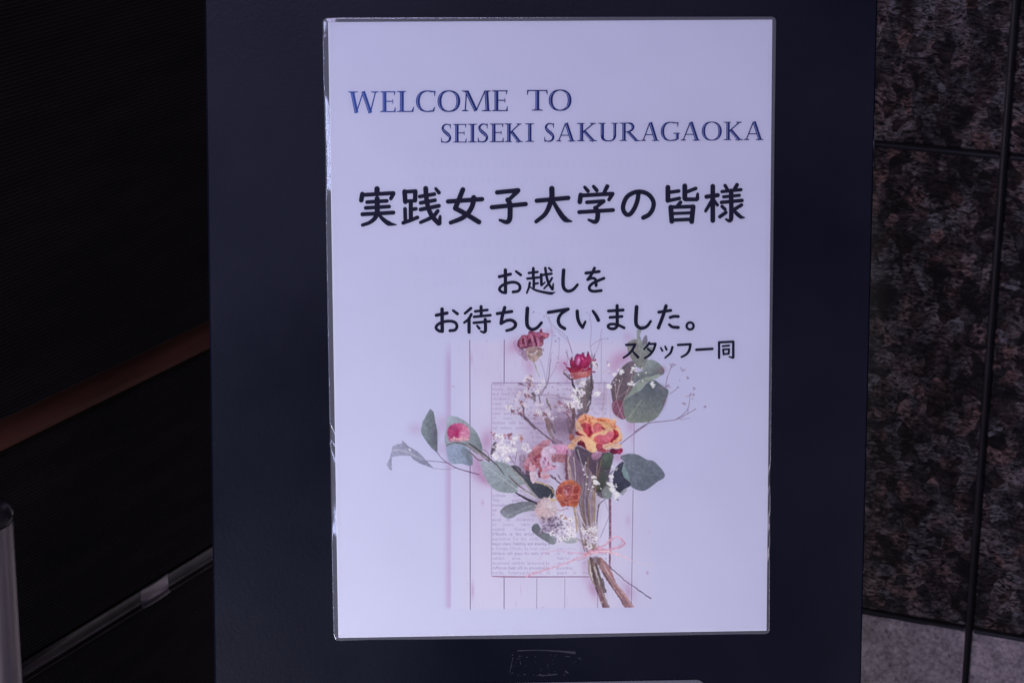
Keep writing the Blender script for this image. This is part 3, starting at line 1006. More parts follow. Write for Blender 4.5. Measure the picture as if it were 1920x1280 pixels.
def ppoly(P, c0, c1=None, ang=90.0, soft=0.7, alpha=1.0, nz=0.05, smooth=True, mul=False, rim=None, rimw=2.0):
    """filled outline with a colour run c0->c1 along a direction, uneven tone, optional rim colour"""
    P = np.asarray(P, float)
    if smooth:
        Q = np.vstack([P[-1], P, P[0], P[1]])
        P = catmull(np.column_stack([Q, np.zeros(len(Q))]), 3.0)[:, :2]
        # keep only the closed loop
        a_ = np.argmin(np.hypot(*(P - Q[1]).T))
        e_ = len(P) - 1 - np.argmin(np.hypot(*(P[::-1] - Q[-2]).T))
        P = P[a_:e_]
    wn_ = win(P[:, 0].min(), P[:, 1].min(), P[:, 0].max(), P[:, 1].max(), 3 + 3 * soft)
    a, b_, c, d = wn_
    if a >= b_ or c >= d:
        return
    X, Y = MX[c:d, a:b_] + RAG * WX[c:d, a:b_], MY[c:d, a:b_] + RAG * WY[c:d, a:b_]
    D, _ = segdist(X, Y, P, True)
    ins = np.zeros(X.shape, bool)
    for i in range(len(P)):
        p, q = P[i], P[(i + 1) % len(P)]
        cr = ((p[1] > Y) != (q[1] > Y)) & (X < (q[0] - p[0]) * (Y - p[1]) / (q[1] - p[1] + 1e-12) + p[0])
        ins ^= cr
    sd = np.where(ins, D, -D)
    mask = np.clip(sd / (2 * soft) + 0.5, 0, 1) * alpha
    c0 = np.array(c0, float) / 255
    c1 = c0 if c1 is None else np.array(c1, float) / 255
    ca, sa = math.cos(math.radians(ang)), math.sin(math.radians(ang))
    pr_ = P[:, 0] * ca + P[:, 1] * sa
    t = np.clip((X * ca + Y * sa - pr_.min()) / (np.ptp(pr_) + 1e-6), 0, 1)[..., None]
    colr = c0 * (1 - t) + c1 * t
    colr = colr * (1 + nz * 2 * NZ[c:d, a:b_][..., None] + nz * NF[c:d, a:b_][..., None])
    if rim is not None:
        k = np.clip(1 - np.abs(sd) / rimw, 0, 1)[..., None] * 0.7
        colr = colr * (1 - k) + np.array(rim, float) / 255 * k
    if mul:
        colr = BUF[c:d, a:b_] * colr
    comp(wn_, mask, np.clip(colr, 0, 1))


def pstroke(P, wd, c0, c1=None, alpha=1.0, soft=0.6, nz=0.06):
    P = np.asarray(P, float)
    wd = np.interp(np.linspace(0, 1, len(P)), np.linspace(0, 1, np.size(np.atleast_1d(wd))), np.atleast_1d(wd))
    C = catmull(np.column_stack([P, wd]), 4.0)
    mw = wd.max()
    wn_ = win(C[:, 0].min(), C[:, 1].min(), C[:, 0].max(), C[:, 1].max(), mw + 2 * soft + 2)
    a, b_, c, d = wn_
    if a >= b_ or c >= d:
        return
    X, Y = MX[c:d, a:b_] + RAG * WX[c:d, a:b_], MY[c:d, a:b_] + RAG * WY[c:d, a:b_]
    D, T = segdist(X, Y, C[:, :2])
    W_ = np.interp(T, np.arange(len(C)), C[:, 2])
    thin = np.clip(W_ / 1.0, 0, 1)           # hairlines thinner than a cell only tint it
    mask = np.clip((np.maximum(W_, 1.0) / 2 - D) / (2 * soft) + 0.5, 0, 1) * alpha * thin
    c0 = np.array(c0, float) / 255
    if c1 is not None:
        t = (T / max(1, len(C) - 1))[..., None]
        c0 = c0 * (1 - t) + np.array(c1, float) / 255 * t
    comp(wn_, mask, np.clip(c0 * (1 + nz * 2 * NF[c:d, a:b_][..., None]), 0, 1))


def blob(x, y, rx, ry, c0, alpha=0.5, ang=0.0, p=1.0):
    m = 2.6 * max(rx, ry)
    wn_ = win(x, y, x, y, m)
    a, b_, c, d = wn_
    if a >= b_ or c >= d:
        return
    X, Y = MX[c:d, a:b_] - x, MY[c:d, a:b_] - y
    ca, sa = math.cos(math.radians(ang)), math.sin(math.radians(ang))
    q = ((X * ca + Y * sa) / rx) ** 2 + ((-X * sa + Y * ca) / ry) ** 2
    comp(wn_, np.exp(-(q ** p)) * alpha, np.array(c0, float) / 255)


def petal(x, y, ang, ln, wd, c0, c1, rim=None, tip=0.5, alpha=1.0):
    """lance-shaped petal from its base at x, y"""
    ca, sa = math.cos(ang), math.sin(ang)
    L = [(0, 0), (0.25, 0.38), (tip, 0.5), (0.8, 0.3), (1, 0), (0.8, -0.3), (tip, -0.5), (0.25, -0.38)]
    P = [(x + ca * a * ln - sa * b_ * wd, y + sa * a * ln + ca * b_ * wd) for a, b_ in L]
    ppoly(P, c0, c1, math.degrees(ang), 0.5, alpha, 0.06, True, rim=rim, rimw=1.0)


def floret(x, y, r, c0, heart, n_=5, alpha=0.95):
    a0 = rng.random() * 6.28
    sq = rng.uniform(0.6, 1.0)
    for k in range(n_):
        a = a0 + 6.283 * k / n_
        ppoly([(x, y), (x + r * 0.6 * math.cos(a - 0.55), y + sq * r * 0.6 * math.sin(a - 0.55)), (x + r * math.cos(a), y + sq * r * math.sin(a)), (x + r * 0.6 * math.cos(a + 0.55), y + sq * r * 0.6 * math.sin(a + 0.55))],
              np.clip(np.array(c0) * rng.uniform(0.93, 1.04), 0, 255), None, 0, 0.5, alpha, 0.04, False)
    if heart is not None:
        blob(x, y, r * 0.22, r * 0.2, heart, 0.75)


A = crop(700, 560, 2.1333)


def dabs(ox, oy, s, items):
    """brush marks: (points, width(s), colour[, alpha]), all in the units of one detail study"""
    cr = crop(ox, oy, s)
    for it in items:
        pstroke(cr(it[0]), np.atleast_1d(np.asarray(it[1], float)) / s, it[2], None, it[3] if len(it) > 3 else 0.85, 0.8, 0.10)


def patches(ox, oy, s, items):
    """filled patches: (outline, colour, colour at the far end, direction)"""
    cr = crop(ox, oy, s)
    for it in items:
        ppoly(cr(it[0]), it[1], it[2] if len(it) > 2 else None, it[3] if len(it) > 3 else 90, 0.7, it[4] if len(it) > 4 else 1.0, 0.12)


Bc, Cc, Dc, Ec, Fc, Gc, Hc = (crop(ox, oy, 5.818) for ox, oy in ((710, 730), (910, 590), (1110, 590), (880, 780), (1050, 760), (880, 930), (1040, 940)))

# --- whitewashed planks
wood = np.clip((MX - 836) / 70, 0, 1) * np.clip((1150 - MY) / 14, 0, 1) * np.clip((MY - 632) / 16, 0, 1) * np.clip((1240 - MX) / 90, 0, 1)
BUF = BUF * (1 - 0.6 * wood[..., None]) + (BUF * np.array([1.060, 1.015, 0.985]) + 0.004) * 0.6 * wood[..., None]
BUF = BUF * (1 + (0.02 * smooth_noise(60, 9) * wood)[..., None] * np.array([0.6, 1.6, 0.8]))
band = np.where(MX < 842, np.clip((MX - 829) / 11, 0, 1) ** 1.6, np.clip((846.5 - MX) / 2.0, 0, 1)) * np.clip((MY - 636) / 40, 0, 1) * np.clip((1142 - MY) / 6, 0, 1)
BUF = BUF * (1 - 0.7 * band[..., None]) + BUF * np.array([0.94, 0.835, 0.89]) * 0.7 * band[..., None]


def seam(p, q, wd, c, al):
    pstroke([p, q], wd, c, None, al, 0.45, 0.0)


for x, y0, y1, x2, wd, al in ((386, 165, 1243, 388, 1.3, 0.85), (524, 165, 333, 523, 1.3, 0.8), (523, 1116, 1242, 523, 1.3, 0.75), (654, 1116, 1242, 653, 1.0, 0.5), (766, 1116, 1242, 765, 0.9, 0.45), (775, 200, 335, 775, 0.8, 0.4), (912, 165, 335, 912, 0.8, 0.45), (1043, 490, 625, 1042, 1.0, 0.6), (1039, 765, 1240, 1032, 1.1, 0.65), (897, 1116, 1240, 897, 1.0, 0.6)):
    p, q = A([(x, y0), (x2, y1)])
    seam(p, q, wd, (88, 66, 100), al)
for x, y, rx, ry, al in ((393, 240, 5, 26, 0.30), (397, 1165, 7, 34, 0.32), (402, 690, 6, 30, 0.12), (1030, 640, 8, 26, 0.2), (1020, 1170, 9, 30, 0.25), (1035, 560, 6, 26, 0.2), (597, 255, 3, 22, 0.2), (437, 815, 6, 10, 0.28), (1096, 1095, 5, 6, 0.6), (320, 350, 4, 4, 0.45), (455, 168, 2, 3, 0.5), (341, 382, 1.6, 1.6, 0.5), (590, 1160, 2, 24, 0.2), (570, 1220, 2, 14, 0.2), (678, 1233, 7, 2, 0.3), (1106, 930, 2, 4, 0.3)):
    p = A([(x, y)])[0]
    blob(p[0], p[1], rx / 2.1333, ry / 2.1333, (165, 115, 165), al)
for _ in range(60):
    x = rng.uniform(850, 1200)
    y = rng.choice([rng.uniform(640, 715), rng.uniform(1085, 1140)])
    pstroke([(x, y), (x + rng.uniform(-0.6, 0.6), y + rng.uniform(4, 22))], 0.7, (150, 120, 165), None, rng.uniform(0.05, 0.22))

# --- cast pink shade of the bouquet in the print (soft, magenta)
for crp, x, y, rx, ry, al, an in ((Cc, 330, 340, 60, 80, 0.45, 60), (Cc, 480, 560, 40, 90, 0.35, -10), (Cc, 700, 190, 40, 30, 0.3, 0), (Cc, 850, 560, 70, 60, 0.45, 0), (Cc, 900, 720, 60, 60, 0.25, 0), (Dc, 330, 470, 90, 60, 0.5, -20), (Dc, 240, 570, 50, 70, 0.35, 0), (Dc, 390, 240, 40, 40, 0.25, 0), (Bc, 1100, 820, 60, 110, 0.5, -30), (Bc, 1180, 560, 50, 90, 0.5, 10), (Bc, 1170, 990, 70, 30, 0.45, 35), (Bc, 690, 380, 45, 80, 0.25, 0), (Bc, 690, 640, 60, 50, 0.2, 0), (Bc, 400, 430, 60, 50, 0.2, 0), (Ec, 120, 640, 60, 90, 0.35, -40), (Fc, 770, 220, 40, 60, 0.35, 0), (Hc, 420, 950, 40, 80, 0.5, -20), (Hc, 340, 700, 40, 90, 0.6, 0), (Hc, 800, 960, 50, 90, 0.25, -30), (Fc, 640, 560, 60, 40, 0.4, 0), (Hc, 800, 200, 20, 40, 0.2, 0)):
    p = crp([(x, y)])[0]
    blob(p[0], p[1], rx / 5.818 * 1.3, ry / 5.818 * 1.3, (166, 112, 158), al, an)

# --- newspaper sheet
NEWSHADE = [(1000, 865, 34, 44, 0.45), (1060, 800, 34, 40, 0.40), (1075, 870, 26, 60, 0.45), (1010, 790, 26, 30, 0.30), (1005, 940, 24, 30, 0.30), (1045, 760, 26, 26, 0.25), (975, 735, 30, 14, 0.18), (1095, 745, 20, 20, 0.25), (1130, 745, 14, 22, 0.3), (1100, 1010, 12, 30, 0.4), (1030, 985, 22, 16, 0.25)]
nx0, ny0, nx1, ny1 = 921.5, 717.5, 1144.0, 1080.5
ppoly([(nx0, ny0), (nx1, ny0), (nx1, ny1), (nx0, ny1)], (186, 177, 210), (203, 198, 228), 90, 0.6, 0.55, 0.02, False)
pstroke([(nx0 + 2, ny0), (1032, ny0 + 0.3)], 1.3, (112, 88, 128), None, 0.75)
pstroke([(1032, ny0 + 0.3), (nx1, ny0)], 1.4, (120, 95, 132), None, 0.7)
pstroke([(nx0, ny0 + 2), (nx0, ny1 - 4)], 1.0, (140, 112, 155), None, 0.7)
pstroke([(nx0 + 1, ny1 - 1), (nx0 + 22, ny1), (1104, ny1)], [1.6, 2.2, 1.6], (150, 88, 128), (120, 84, 124), 0.9)
pstroke([(1143.5, 936), (1144, 1000), (1143, 1068)], [4.6, 4.8, 3.0], (118, 80, 108), (140, 100, 130), 0.9, nz=0.3)
pstroke([(1144, 718), (1144, 936)], 0.8, (150, 120, 150), None, 0.4)

for x, y, rx, ry, al in NEWSHADE:
    blob(x, y, rx, ry, (128, 90, 124), al * 0.85)
# tiny stroke alphabet for the columns of print (x 0..1, y 0 baseline..1 x-height, 1.6 ascender)
ALPHA = {
    'a': [[(.1, .85), (.5, 1), (.8, .8), (.8, 0)], [(.8, .55), (.3, .5), (.15, .2), (.4, 0), (.8, .25)]], 'b': [[(.15, 1.6), (.15, 0)], [(.15, .8), (.5, 1), (.85, .5), (.5, 0), (.15, .2)]],
    'c': [[(.85, .8), (.5, 1), (.15, .5), (.5, 0), (.85, .2)]], 'd': [[(.85, 1.6), (.85, 0)], [(.85, .8), (.5, 1), (.15, .5), (.5, 0), (.85, .2)]],
    'e': [[(.15, .5), (.85, .55), (.5, 1), (.15, .5), (.5, 0), (.85, .2)]], 'f': [[(.8, 1.5), (.5, 1.6), (.4, 1.2), (.4, 0)], [(.1, 1), (.75, 1)]],
    'g': [[(.8, 1), (.8, -.3), (.4, -.55), (.1, -.35)], [(.8, .8), (.45, 1), (.15, .55), (.45, .15), (.8, .3)]], 'h': [[(.15, 1.6), (.15, 0)], [(.15, .75), (.55, 1), (.85, .7), (.85, 0)]],
    'i': [[(.5, 1), (.5, 0)], [(.5, 1.45), (.5, 1.4)]], 'j': [[(.55, 1), (.55, -.4), (.2, -.5)]], 'k': [[(.15, 1.6), (.15, 0)], [(.8, 1), (.2, .5), (.85, 0)]], 'l': [[(.5, 1.6), (.5, 0)]],
    'm': [[(.05, 1), (.05, 0)], [(.05, .8), (.3, 1), (.5, .7), (.5, 0)], [(.5, .8), (.75, 1), (.95, .7), (.95, 0)]], 'n': [[(.15, 1), (.15, 0)], [(.15, .75), (.55, 1), (.85, .7), (.85, 0)]],
    'o': [[(.5, 1), (.15, .5), (.5, 0), (.85, .5), (.5, 1)]], 'p': [[(.15, 1), (.15, -.5)], [(.15, .8), (.5, 1), (.85, .5), (.5, 0), (.15, .2)]], 'q': [[(.85, 1), (.85, -.5)], [(.85, .8), (.5, 1), (.15, .5), (.5, 0), (.85, .2)]],
    'r': [[(.25, 1), (.25, 0)], [(.25, .7), (.55, 1), (.8, .9)]], 's': [[(.8, .85), (.5, 1), (.2, .75), (.8, .25), (.5, 0), (.15, .15)]], 't': [[(.4, 1.4), (.4, .2), (.75, 0)], [(.1, 1), (.75, 1)]],
    'u': [[(.15, 1), (.15, .3), (.45, 0), (.85, .25)], [(.85, 1), (.85, 0)]], 'v': [[(.1, 1), (.5, 0), (.9, 1)]], 'w': [[(.02, 1), (.27, 0), (.5, 1), (.73, 0), (.98, 1)]], 'x': [[(.1, 1), (.9, 0)], [(.9, 1), (.1, 0)]], 'y': [[(.1, 1), (.5, 0)], [(.9, 1), (.3, -.5)]], 'z': [[(.15, 1), (.85, 1), (.15, 0), (.85, 0)]],
    'A': [[(0, 0), (.5, 1.6), (1, 0)], [(.2, .55), (.8, .55)]], 'B': [[(.1, 0), (.1, 1.6), (.7, 1.4), (.3, .85), (.85, .45), (.1, 0)]], 'C': [[(.9, 1.3), (.5, 1.6), (.05, .8), (.5, 0), (.9, .3)]], 'D': [[(.1, 0), (.1, 1.6), (.8, 1.2), (.8, .4), (.1, 0)]], 'F': [[(.1, 0), (.1, 1.6), (.9, 1.6)], [(.1, .85), (.7, .85)]], 'G': [[(.9, 1.3), (.5, 1.6), (.05, .8), (.5, 0), (.9, .3), (.9, .7), (.6, .7)]], 'J': [[(.7, 1.6), (.7, .3), (.4, 0), (.1, .3)]], 'K': [[(.1, 1.6), (.1, 0)], [(.9, 1.6), (.15, .8), (.95, 0)]], 'N': [[(.05, 0), (.05, 1.6), (.95, 0), (.95, 1.6)]], 'O': [[(.5, 1.6), (.05, .8), (.5, 0), (.95, .8), (.5, 1.6)]], 'P': [[(.1, 0), (.1, 1.6), (.85, 1.3), (.7, .8), (.1, .8)]], 'R': [[(.1, 0), (.1, 1.6), (.8, 1.3), (.2, .8), (.9, 0)]], 'S': [[(.85, 1.35), (.5, 1.6), (.15, 1.2), (.85, .45), (.5, 0), (.1, .25)]], 'T': [[(0, 1.6), (1, 1.6)], [(.5, 1.6), (.5, 0)]], 'W': [[(0, 1.6), (.25, 0), (.5, 1.4), (.75, 0), (1, 1.6)]],
    "'": [[(.5, 1.6), (.45, 1.3)]], ',': [[(.5, .1), (.4, -.3)]], '.': [[(.5, .1), (.5, 0)]]}
WID = {'i': .5, 'l': .5, 'j': .5, 'f': .65, 't': .65, 'r': .7, 'm': 1.5, 'w': 1.4, "'": .4, ',': .45, '.': .45, ' ': .7, 'W': 1.6, 'A': 1.3, 'O': 1.35, 'K': 1.3, 'G': 1.3, 'C': 1.25, 'D': 1.3, 'N': 1.3}


def print_line(text, xa, xb, yb, al, fill=True):
    n_ = sum(WID.get(c, 1.0) for c in text) + 0.18 * len(text)
    u = min((xb - xa) / n_, 3.4) if fill else 3.0
    x = xa
    extra = 0.0
    if fill and n_ * u < (xb - xa):
        sp = text.count(' ')
        extra = (xb - xa - n_ * u) / max(1, sp)
    for c in text:
        w_ = WID.get(c, 1.0) * u
        if c == ' ':
            x += w_ + extra
        else:
            for st in ALPHA.get(c, []):
                P = [(x + a * w_, yb - b_ * 3.3) for a, b_ in st]
                C = np.array(P)
                wn_ = win(C[:, 0].min(), C[:, 1].min(), C[:, 0].max(), C[:, 1].max(), 2)
                a_, b2, c_, d_ = wn_
                if a_ < b2 and c_ < d_:
                    D, _ = segdist(MX[c_:d_, a_:b2], MY[c_:d_, a_:b2], C)
                    comp(wn_, np.clip(1.0 - D, 0, 1) * al * 0.5, np.array([122, 98, 150]) / 255)
            x += w_
        x += 0.18 * u


NEWS1 = {0: "radiant  moment t", 1: "nicely. So come  s", 2: "and most to a", 3: "children's area", 4: "lower Show", 5: "cerning", 6: "ower peng  ing", 7: "of many additional of", 8: "tivities will be available d", 9: "cal nature centers. So come",
         10: "              of all, the", 11: "              f the Ch", 12: "oods and all of this fall", 13: "     to and from the", 14: "out of some more here", 15: "    that be more made", 16: "stand and other ways", 17: "with more on all and", 18: "here and the others", 19: "            are made b", 20: "   to fall in   are", 21: "for the most   sure", 22: "    and one more day", 23: "estrade market are a", 24: "This year's children", 25: "includes th    er of a", 26: "ad on    e  of  and", 27: "if the     age Clin", 28: "ased on children's books", 29: "so years, table R ap", 30: "ecured flower brokers", 31: "O'Keefe is the artist who w",
         32: "aspiration for the sixth annu", 33: "major class. Painting and drawing a", 34: "a Georgia O'Keefe, by local school", 35: "children, will grace the walls of the", 36: "exhibit area.", 37: "ducational exhibits Sponsored by", 38: "Jefferson Bank will be presented by", 39: "inside, Botanical,Audubon, N"}
NEWS2 = {0: "barretty   and more", 1: "a most  s  for it a", 2: "a m   on     per", 3: "product   special", 4: "     t  and collect", 5: "a      local area", 6: "the    of.  The W", 7: "Flower  and  the", 8: "founda    for  all", 9: "the  more of it", 34: "subjective, to many", 35: "to the many stand", 36: "Gabriel D  and a", 37: "garden  of  free", 38: "possible,  Schiller", 39: "guard in the events"}
for k in range(40):
    yb = 722.5 + 9.05 * k
    al = 0.42 + 0.22 * rng.random()
    if k in (4, 8, 24, 25, 31, 33, 38):
        al += 0.12
    if k in NEWS1:
        full = k not in (3, 4, 5, 6, 2, 1, 36)
        print_line(NEWS1[k], 923, 1031 if full else 923 + 4.2 * len(NEWS1[k]), yb, al)
    if k in NEWS2:
        print_line(NEWS2[k], 1044, 1138, yb, al * 0.9)

# --- baby's breath sprays at the top and right
TW = (128, 104, 138)
for P in ([(880, 245), (868, 190), (872, 120), (865, 60)], [(868, 190), (905, 165), (938, 160)], [(880, 235), (900, 190), (915, 120)], [(795, 215), (780, 175), (740, 135)], [(795, 215), (770, 150), (720, 110), (700, 75)], [(808, 300), (795, 215), (775, 150)], [(690, 340), (700, 260), (715, 130), (690, 60)], [(690, 330), (680, 280), (664, 240)], [(690, 340), (735, 260), (745, 160)], [(700, 330), (706, 270), (712, 215)], [(925, 330), (920, 420), (912, 450)], [(640, 350), (690, 390), (770, 400)], [(600, 470), (660, 520), (720, 570)], [(560, 430), (610, 480)]):
    pstroke(A(P), 0.9, TW, None, 0.6)
for (x, y, r) in ((640, 55, 6), (665, 58, 4), (685, 70, 6), (705, 75, 4), (850, 32, 5), (855, 55, 4), (890, 50, 5), (865, 85, 4), (735, 145, 8), (745, 160, 7), (728, 170, 6), (900, 162, 4), (915, 158, 4), (938, 160, 5), (955, 175, 3), (660, 230, 7), (735, 260, 8), (740, 250, 6), (712, 215, 6), (740, 238, 6), (885, 195, 5), (935, 262, 8), (940, 290, 7), (880, 240, 5), (610, 215, 4), (670, 190, 5)):
    p = A([(x, y)])[0]
    for _ in range(3):
        q = p + rng.normal(0, r / 5, 2)
        blob(q[0], q[1], r / 5, r / 6, (118, 92, 128) if rng.random() < 0.6 else (205, 196, 218), 0.5)
for P, al in (([(465, 1275), (610, 1185), (790, 1160), (920, 1140), (1040, 1080), (1130, 1030)], 0.85), ([(920, 1140), (1000, 1080), (1050, 1010), (1070, 900)], 0.7), ([(850, 860), (910, 820), (945, 780)], 0.6), ([(800, 790), (820, 690), (855, 590), (860, 560)], 0.6), ([(1045, 1080), (1050, 1020)], 0.5), ([(960, 1140), (1070, 1125)], 0.4)):
    pstroke(Dc(P), [1.6, 0.9], (110, 86, 116), None, al)
pstroke(Fc([(645, 430), (760, 340), (950, 205)]), 1.5, (112, 88, 116), None, 0.9)
for (x, y, r) in ((850, 550, 18), (895, 545, 16), (870, 565, 14), (985, 590, 18), (1035, 685, 18), (835, 775, 22), (850, 790, 16), (1110, 800, 15), (1080, 875, 22), (1110, 868, 16), (1050, 880, 18), (1000, 975, 20), (1095, 915, 8), (1235, 1008, 15), (1120, 1030, 9), (960, 715, 9), (940, 790, 9), (820, 690, 9), (860, 580, 10)):
    p = Dc([(x, y)])[0]
    for _ in range(4):
        q = p + rng.normal(0, r / 11, 2)
        blob(q[0], q[1], r / 11, r / 13, (112, 88, 122) if rng.random() < 0.65 else (190, 170, 200), 0.55)

RAG = 0.35
# --- left eucalyptus branch
LV = (142, 148, 172)
ppoly(Bc([(250, 556), (270, 562), (330, 620), (420, 672), (470, 720), (520, 775), (605, 860), (540, 840), (440, 800), (380, 765), (345, 722), (250, 718), (146, 735), (140, 800), (146, 880), (120, 872), (86, 815), (120, 750), (135, 690), (150, 620), (200, 595), (256, 590)]), (158, 157, 188), (128, 130, 158), 20, 0.7, 0.95, 0.05, False)
pstroke(Bc([(140, 665), (260, 660), (380, 715), (500, 770)]), [2.0, 2.4, 1.0], (186, 184, 205), None, 0.8)
ppoly(Bc([(320, 640), (350, 650), (356, 675), (335, 672)]), (205, 203, 226), None, 0, 0.6, 0.9, 0.0, False)
ppoly(Bc([(562, 210), (600, 245), (615, 330), (636, 430), (642, 560), (642, 692), (580, 640), (520, 565), (466, 482), (460, 430), (480, 350), (520, 280)]), (134, 144, 156), (108, 112, 128), 0, 0.6, 1, 0.05, False)
blob(*Bc([(615, 500)])[0], 6, 14, (92, 88, 108), 0.45)
pstroke(Bc([(642, 690), (680, 740), (740, 795)]), 1.2, (122, 104, 132))
pstroke(Bc([(520, 775), (640, 785), (740, 797)]), 1.1, (125, 105, 140))
pstroke(Bc([(605, 858), (720, 870), (850, 855)]), 1.0, (150, 140, 168), None, 0.8)
pstroke(Bc([(740, 795), (850, 855), (1000, 900), (1095, 928)]), [1.4, 1.6, 1.8], (112, 84, 118))
ppoly(Bc([(785, 285), (900, 318), (1000, 390), (1080, 488), (1126, 610), (1122, 692), (1080, 705), (1000, 650), (900, 600), (738, 610), (738, 400), (750, 310)]), (158, 166, 186), (122, 130, 140), 30, 0.7, 0.97, 0.05)
ppoly(Bc([(742, 615), (830, 590), (930, 610), (1000, 680), (1024, 760), (1012, 828), (900, 806), (790, 806), (754, 740)]), (152, 164, 196), (132, 142, 166), 0, 0.7, 0.97, 0.04)
ppoly(Bc([(900, 640), (1000, 680), (1024, 770), (1012, 828), (960, 760)]), (118, 124, 142), None, 0, 1.2, 0.6, 0.04)
pstroke(Bc([(738, 610), (830, 578), (940, 600), (1090, 690), (1200, 775)]), [1.4, 2.2, 3.2, 4.2], (104, 94, 102))
pstroke(Bc([(960, 610), (1060, 670), (1170, 750)]), [1.0, 1.8], (176, 168, 180), None, 0.8)
pstroke(Bc([(1000, 680), (1090, 770), (1130, 770)]), 2.0, (112, 100, 110))
pstroke(Bc([(1130, 650), (1190, 690), (1215, 800)]), 1.2, (110, 84, 104), None, 0.7)
# pink strawflower on it
fx, fy = Bc([(870, 500)])[0]
RAG = 0.5
ppoly([(fx + 21 * math.cos(a), fy - 6 + 17 * math.sin(a)) for a in np.linspace(0, 6.28, 18)[:-1]], (172, 64, 120), (206, 150, 178), 30, 1.0, 1, 0.12)
for ring_ in range(5):
    n_ = (16, 15, 12, 9, 6)[ring_]
    for k in range(n_):
        a = math.pi * (0.90 + 1.20 * (k + rng.uniform(0, 0.6)) / n_) if ring_ < 3 else rng.uniform(math.pi, 2 * math.pi)
        ln = (21, 20, 18, 14, 10)[ring_] * rng.uniform(0.85, 1.15)
        right = max(0.0, math.cos(a))
        c0 = np.array([176, 52, 112]) * (1 - right) + np.array([206, 128, 168]) * right
        c1 = np.array([196, 92, 148]) * (1 - right) + np.array([226, 176, 206]) * right
        petal(fx + rng.normal(0, 1.0), fy + 5 - ring_ * 2.4, a, ln, rng.uniform(3.2, 4.8), c0 * rng.uniform(0.75, 1.05), np.minimum(c1 * rng.uniform(0.95, 1.12), 236), (150, 60, 108))
for k in range(9):
    petal(fx - 10 + k * 3.2, fy + 10, rng.uniform(math.pi * 1.1, math.pi * 1.9), 9, 4, (190, 130, 150), (215, 180, 190))
blob(fx - 3, fy - 7, 6, 5, (168, 34, 100), 0.6)
RAG = 0.35

# --- large lower leaf, stems
ppoly(Ec([(440, 560), (520, 540), (600, 620), (640, 640), (720, 720), (900, 770), (925, 860), (880, 905), (780, 905), (720, 850), (600, 730)]), (84, 84, 100), (58, 60, 74), 40, 0.8, 1, 0.06)
ppoly(Ec([(130, 490), (200, 500), (260, 496), (330, 480), (420, 520), (500, 602), (600, 722), (560, 752), (522, 782), (530, 822), (450, 836), (330, 822), (240, 770), (180, 680), (140, 580)]), (154, 160, 180), (140, 148, 158), 60, 0.7, 1, 0.05)
ppoly(Ec([(290, 482), (420, 520), (500, 615), (545, 735), (440, 650), (360, 622), (300, 545)]), (128, 138, 148), (150, 154, 166), 60, 0.8, 0.75, 0.05)
pstroke(Ec([(160, 520), (260, 600), (390, 700), (520, 800)]), [1.0, 1.6, 2.0], (188, 188, 200), None, 0.75)
pstroke(Ec([(120, 500), (150, 640), (220, 740), (300, 800)]), 0.8, (182, 182, 200), None, 0.5)
pstroke(Ec([(0, 300), (110, 375), (230, 470), (310, 545), (380, 640)]), [3.0, 3.4, 2.6, 2.0, 1.2], (92, 84, 92))
pstroke(Ec([(0, 320), (110, 410), (200, 470)]), 1.4, (168, 160, 172), None, 0.7)
pstroke(Ec([(440, 545), (590, 700), (720, 872)]), [2.0, 3.4, 2.6], (150, 146, 148))
pstroke(Ec([(430, 650), (520, 740), (600, 800)]), [2.0, 2.6, 2.0], (118, 98, 106))
pstroke(Ec([(600, 812), (680, 850), (745, 892)]), [3.5, 5, 3], (156, 148, 158))
pstroke(Ec([(510, 836), (640, 910), (745, 955)]), [2.5, 4.5, 5], (66, 56, 72))
pstroke(Ec([(560, 790), (700, 880), (740, 900)]), [1.5, 2.5, 1.5], (196, 190, 205), None, 0.8)
ppoly(Ec([(333, 1040), (400, 975), (500, 945), (600, 930), (722, 950), (726, 1012), (640, 1035), (540, 1062), (460, 1112), (390, 1106), (350, 1062)]), (112, 112, 126), (142, 144, 160), 90, 0.7, 1, 0.05)
pstroke(Ec([(420, 1075), (520, 1040), (640, 985), (720, 970)]), [0.8, 2.2, 1.2], (168, 166, 180), None, 0.6)
ppoly(Gc([(680, 368), (690, 320), (740, 298), (800, 380), (900, 420), (952, 460), (940, 512), (905, 526), (820, 482), (720, 412)]), (100, 102, 116), (132, 134, 146), 40, 0.8, 1, 0.05)
ppoly(Gc([(1000, 440), (1080, 430), (1170, 470), (1160, 505), (1060, 510), (1010, 480)]), (160, 162, 172), None, 0, 0.8, 0.9, 0.05)

# --- right upper eucalyptus
ppoly(Dc([(488, 175), (520, 130), (562, 108), (520, 230), (545, 290), (588, 222), (606, 290), (592, 345), (664, 352), (640, 430), (604, 482), (596, 560), (560, 604), (480, 562), (430, 482), (386, 380), (392, 305), (488, 270)]), (132, 134, 146), (112, 112, 116), 90, 0.7, 0.97, 0.05, False)
ppoly(Dc([(386, 380), (392, 305), (488, 270), (500, 380), (480, 470), (430, 470)]), (118, 112, 118), (126, 122, 128), 90, 1.0, 0.7)
ppoly(Dc([(585, 222), (606, 285), (590, 330), (548, 325)]), (112, 106, 132), None, 0, 0.6, 0.9)
pstroke(Dc([(500, 200), (510, 330), (530, 450), (520, 560)]), [1, 1.6, 1.2], (142, 140, 144), None, 0.6)
ppoly(Dc([(455, 508), (350, 550), (290, 630), (210, 745), (212, 870), (245, 970), (340, 975), (362, 905), (430, 832), (470, 722), (545, 690), (480, 620)]), (104, 92, 110), (104, 84, 100), 90, 0.7, 1, 0.06)
ppoly(Dc([(235, 940), (340, 955), (350, 1060), (360, 1135), (290, 1120), (225, 1050)]), (122, 72, 98), (112, 62, 92), 90, 1.2, 0.9, 0.08)
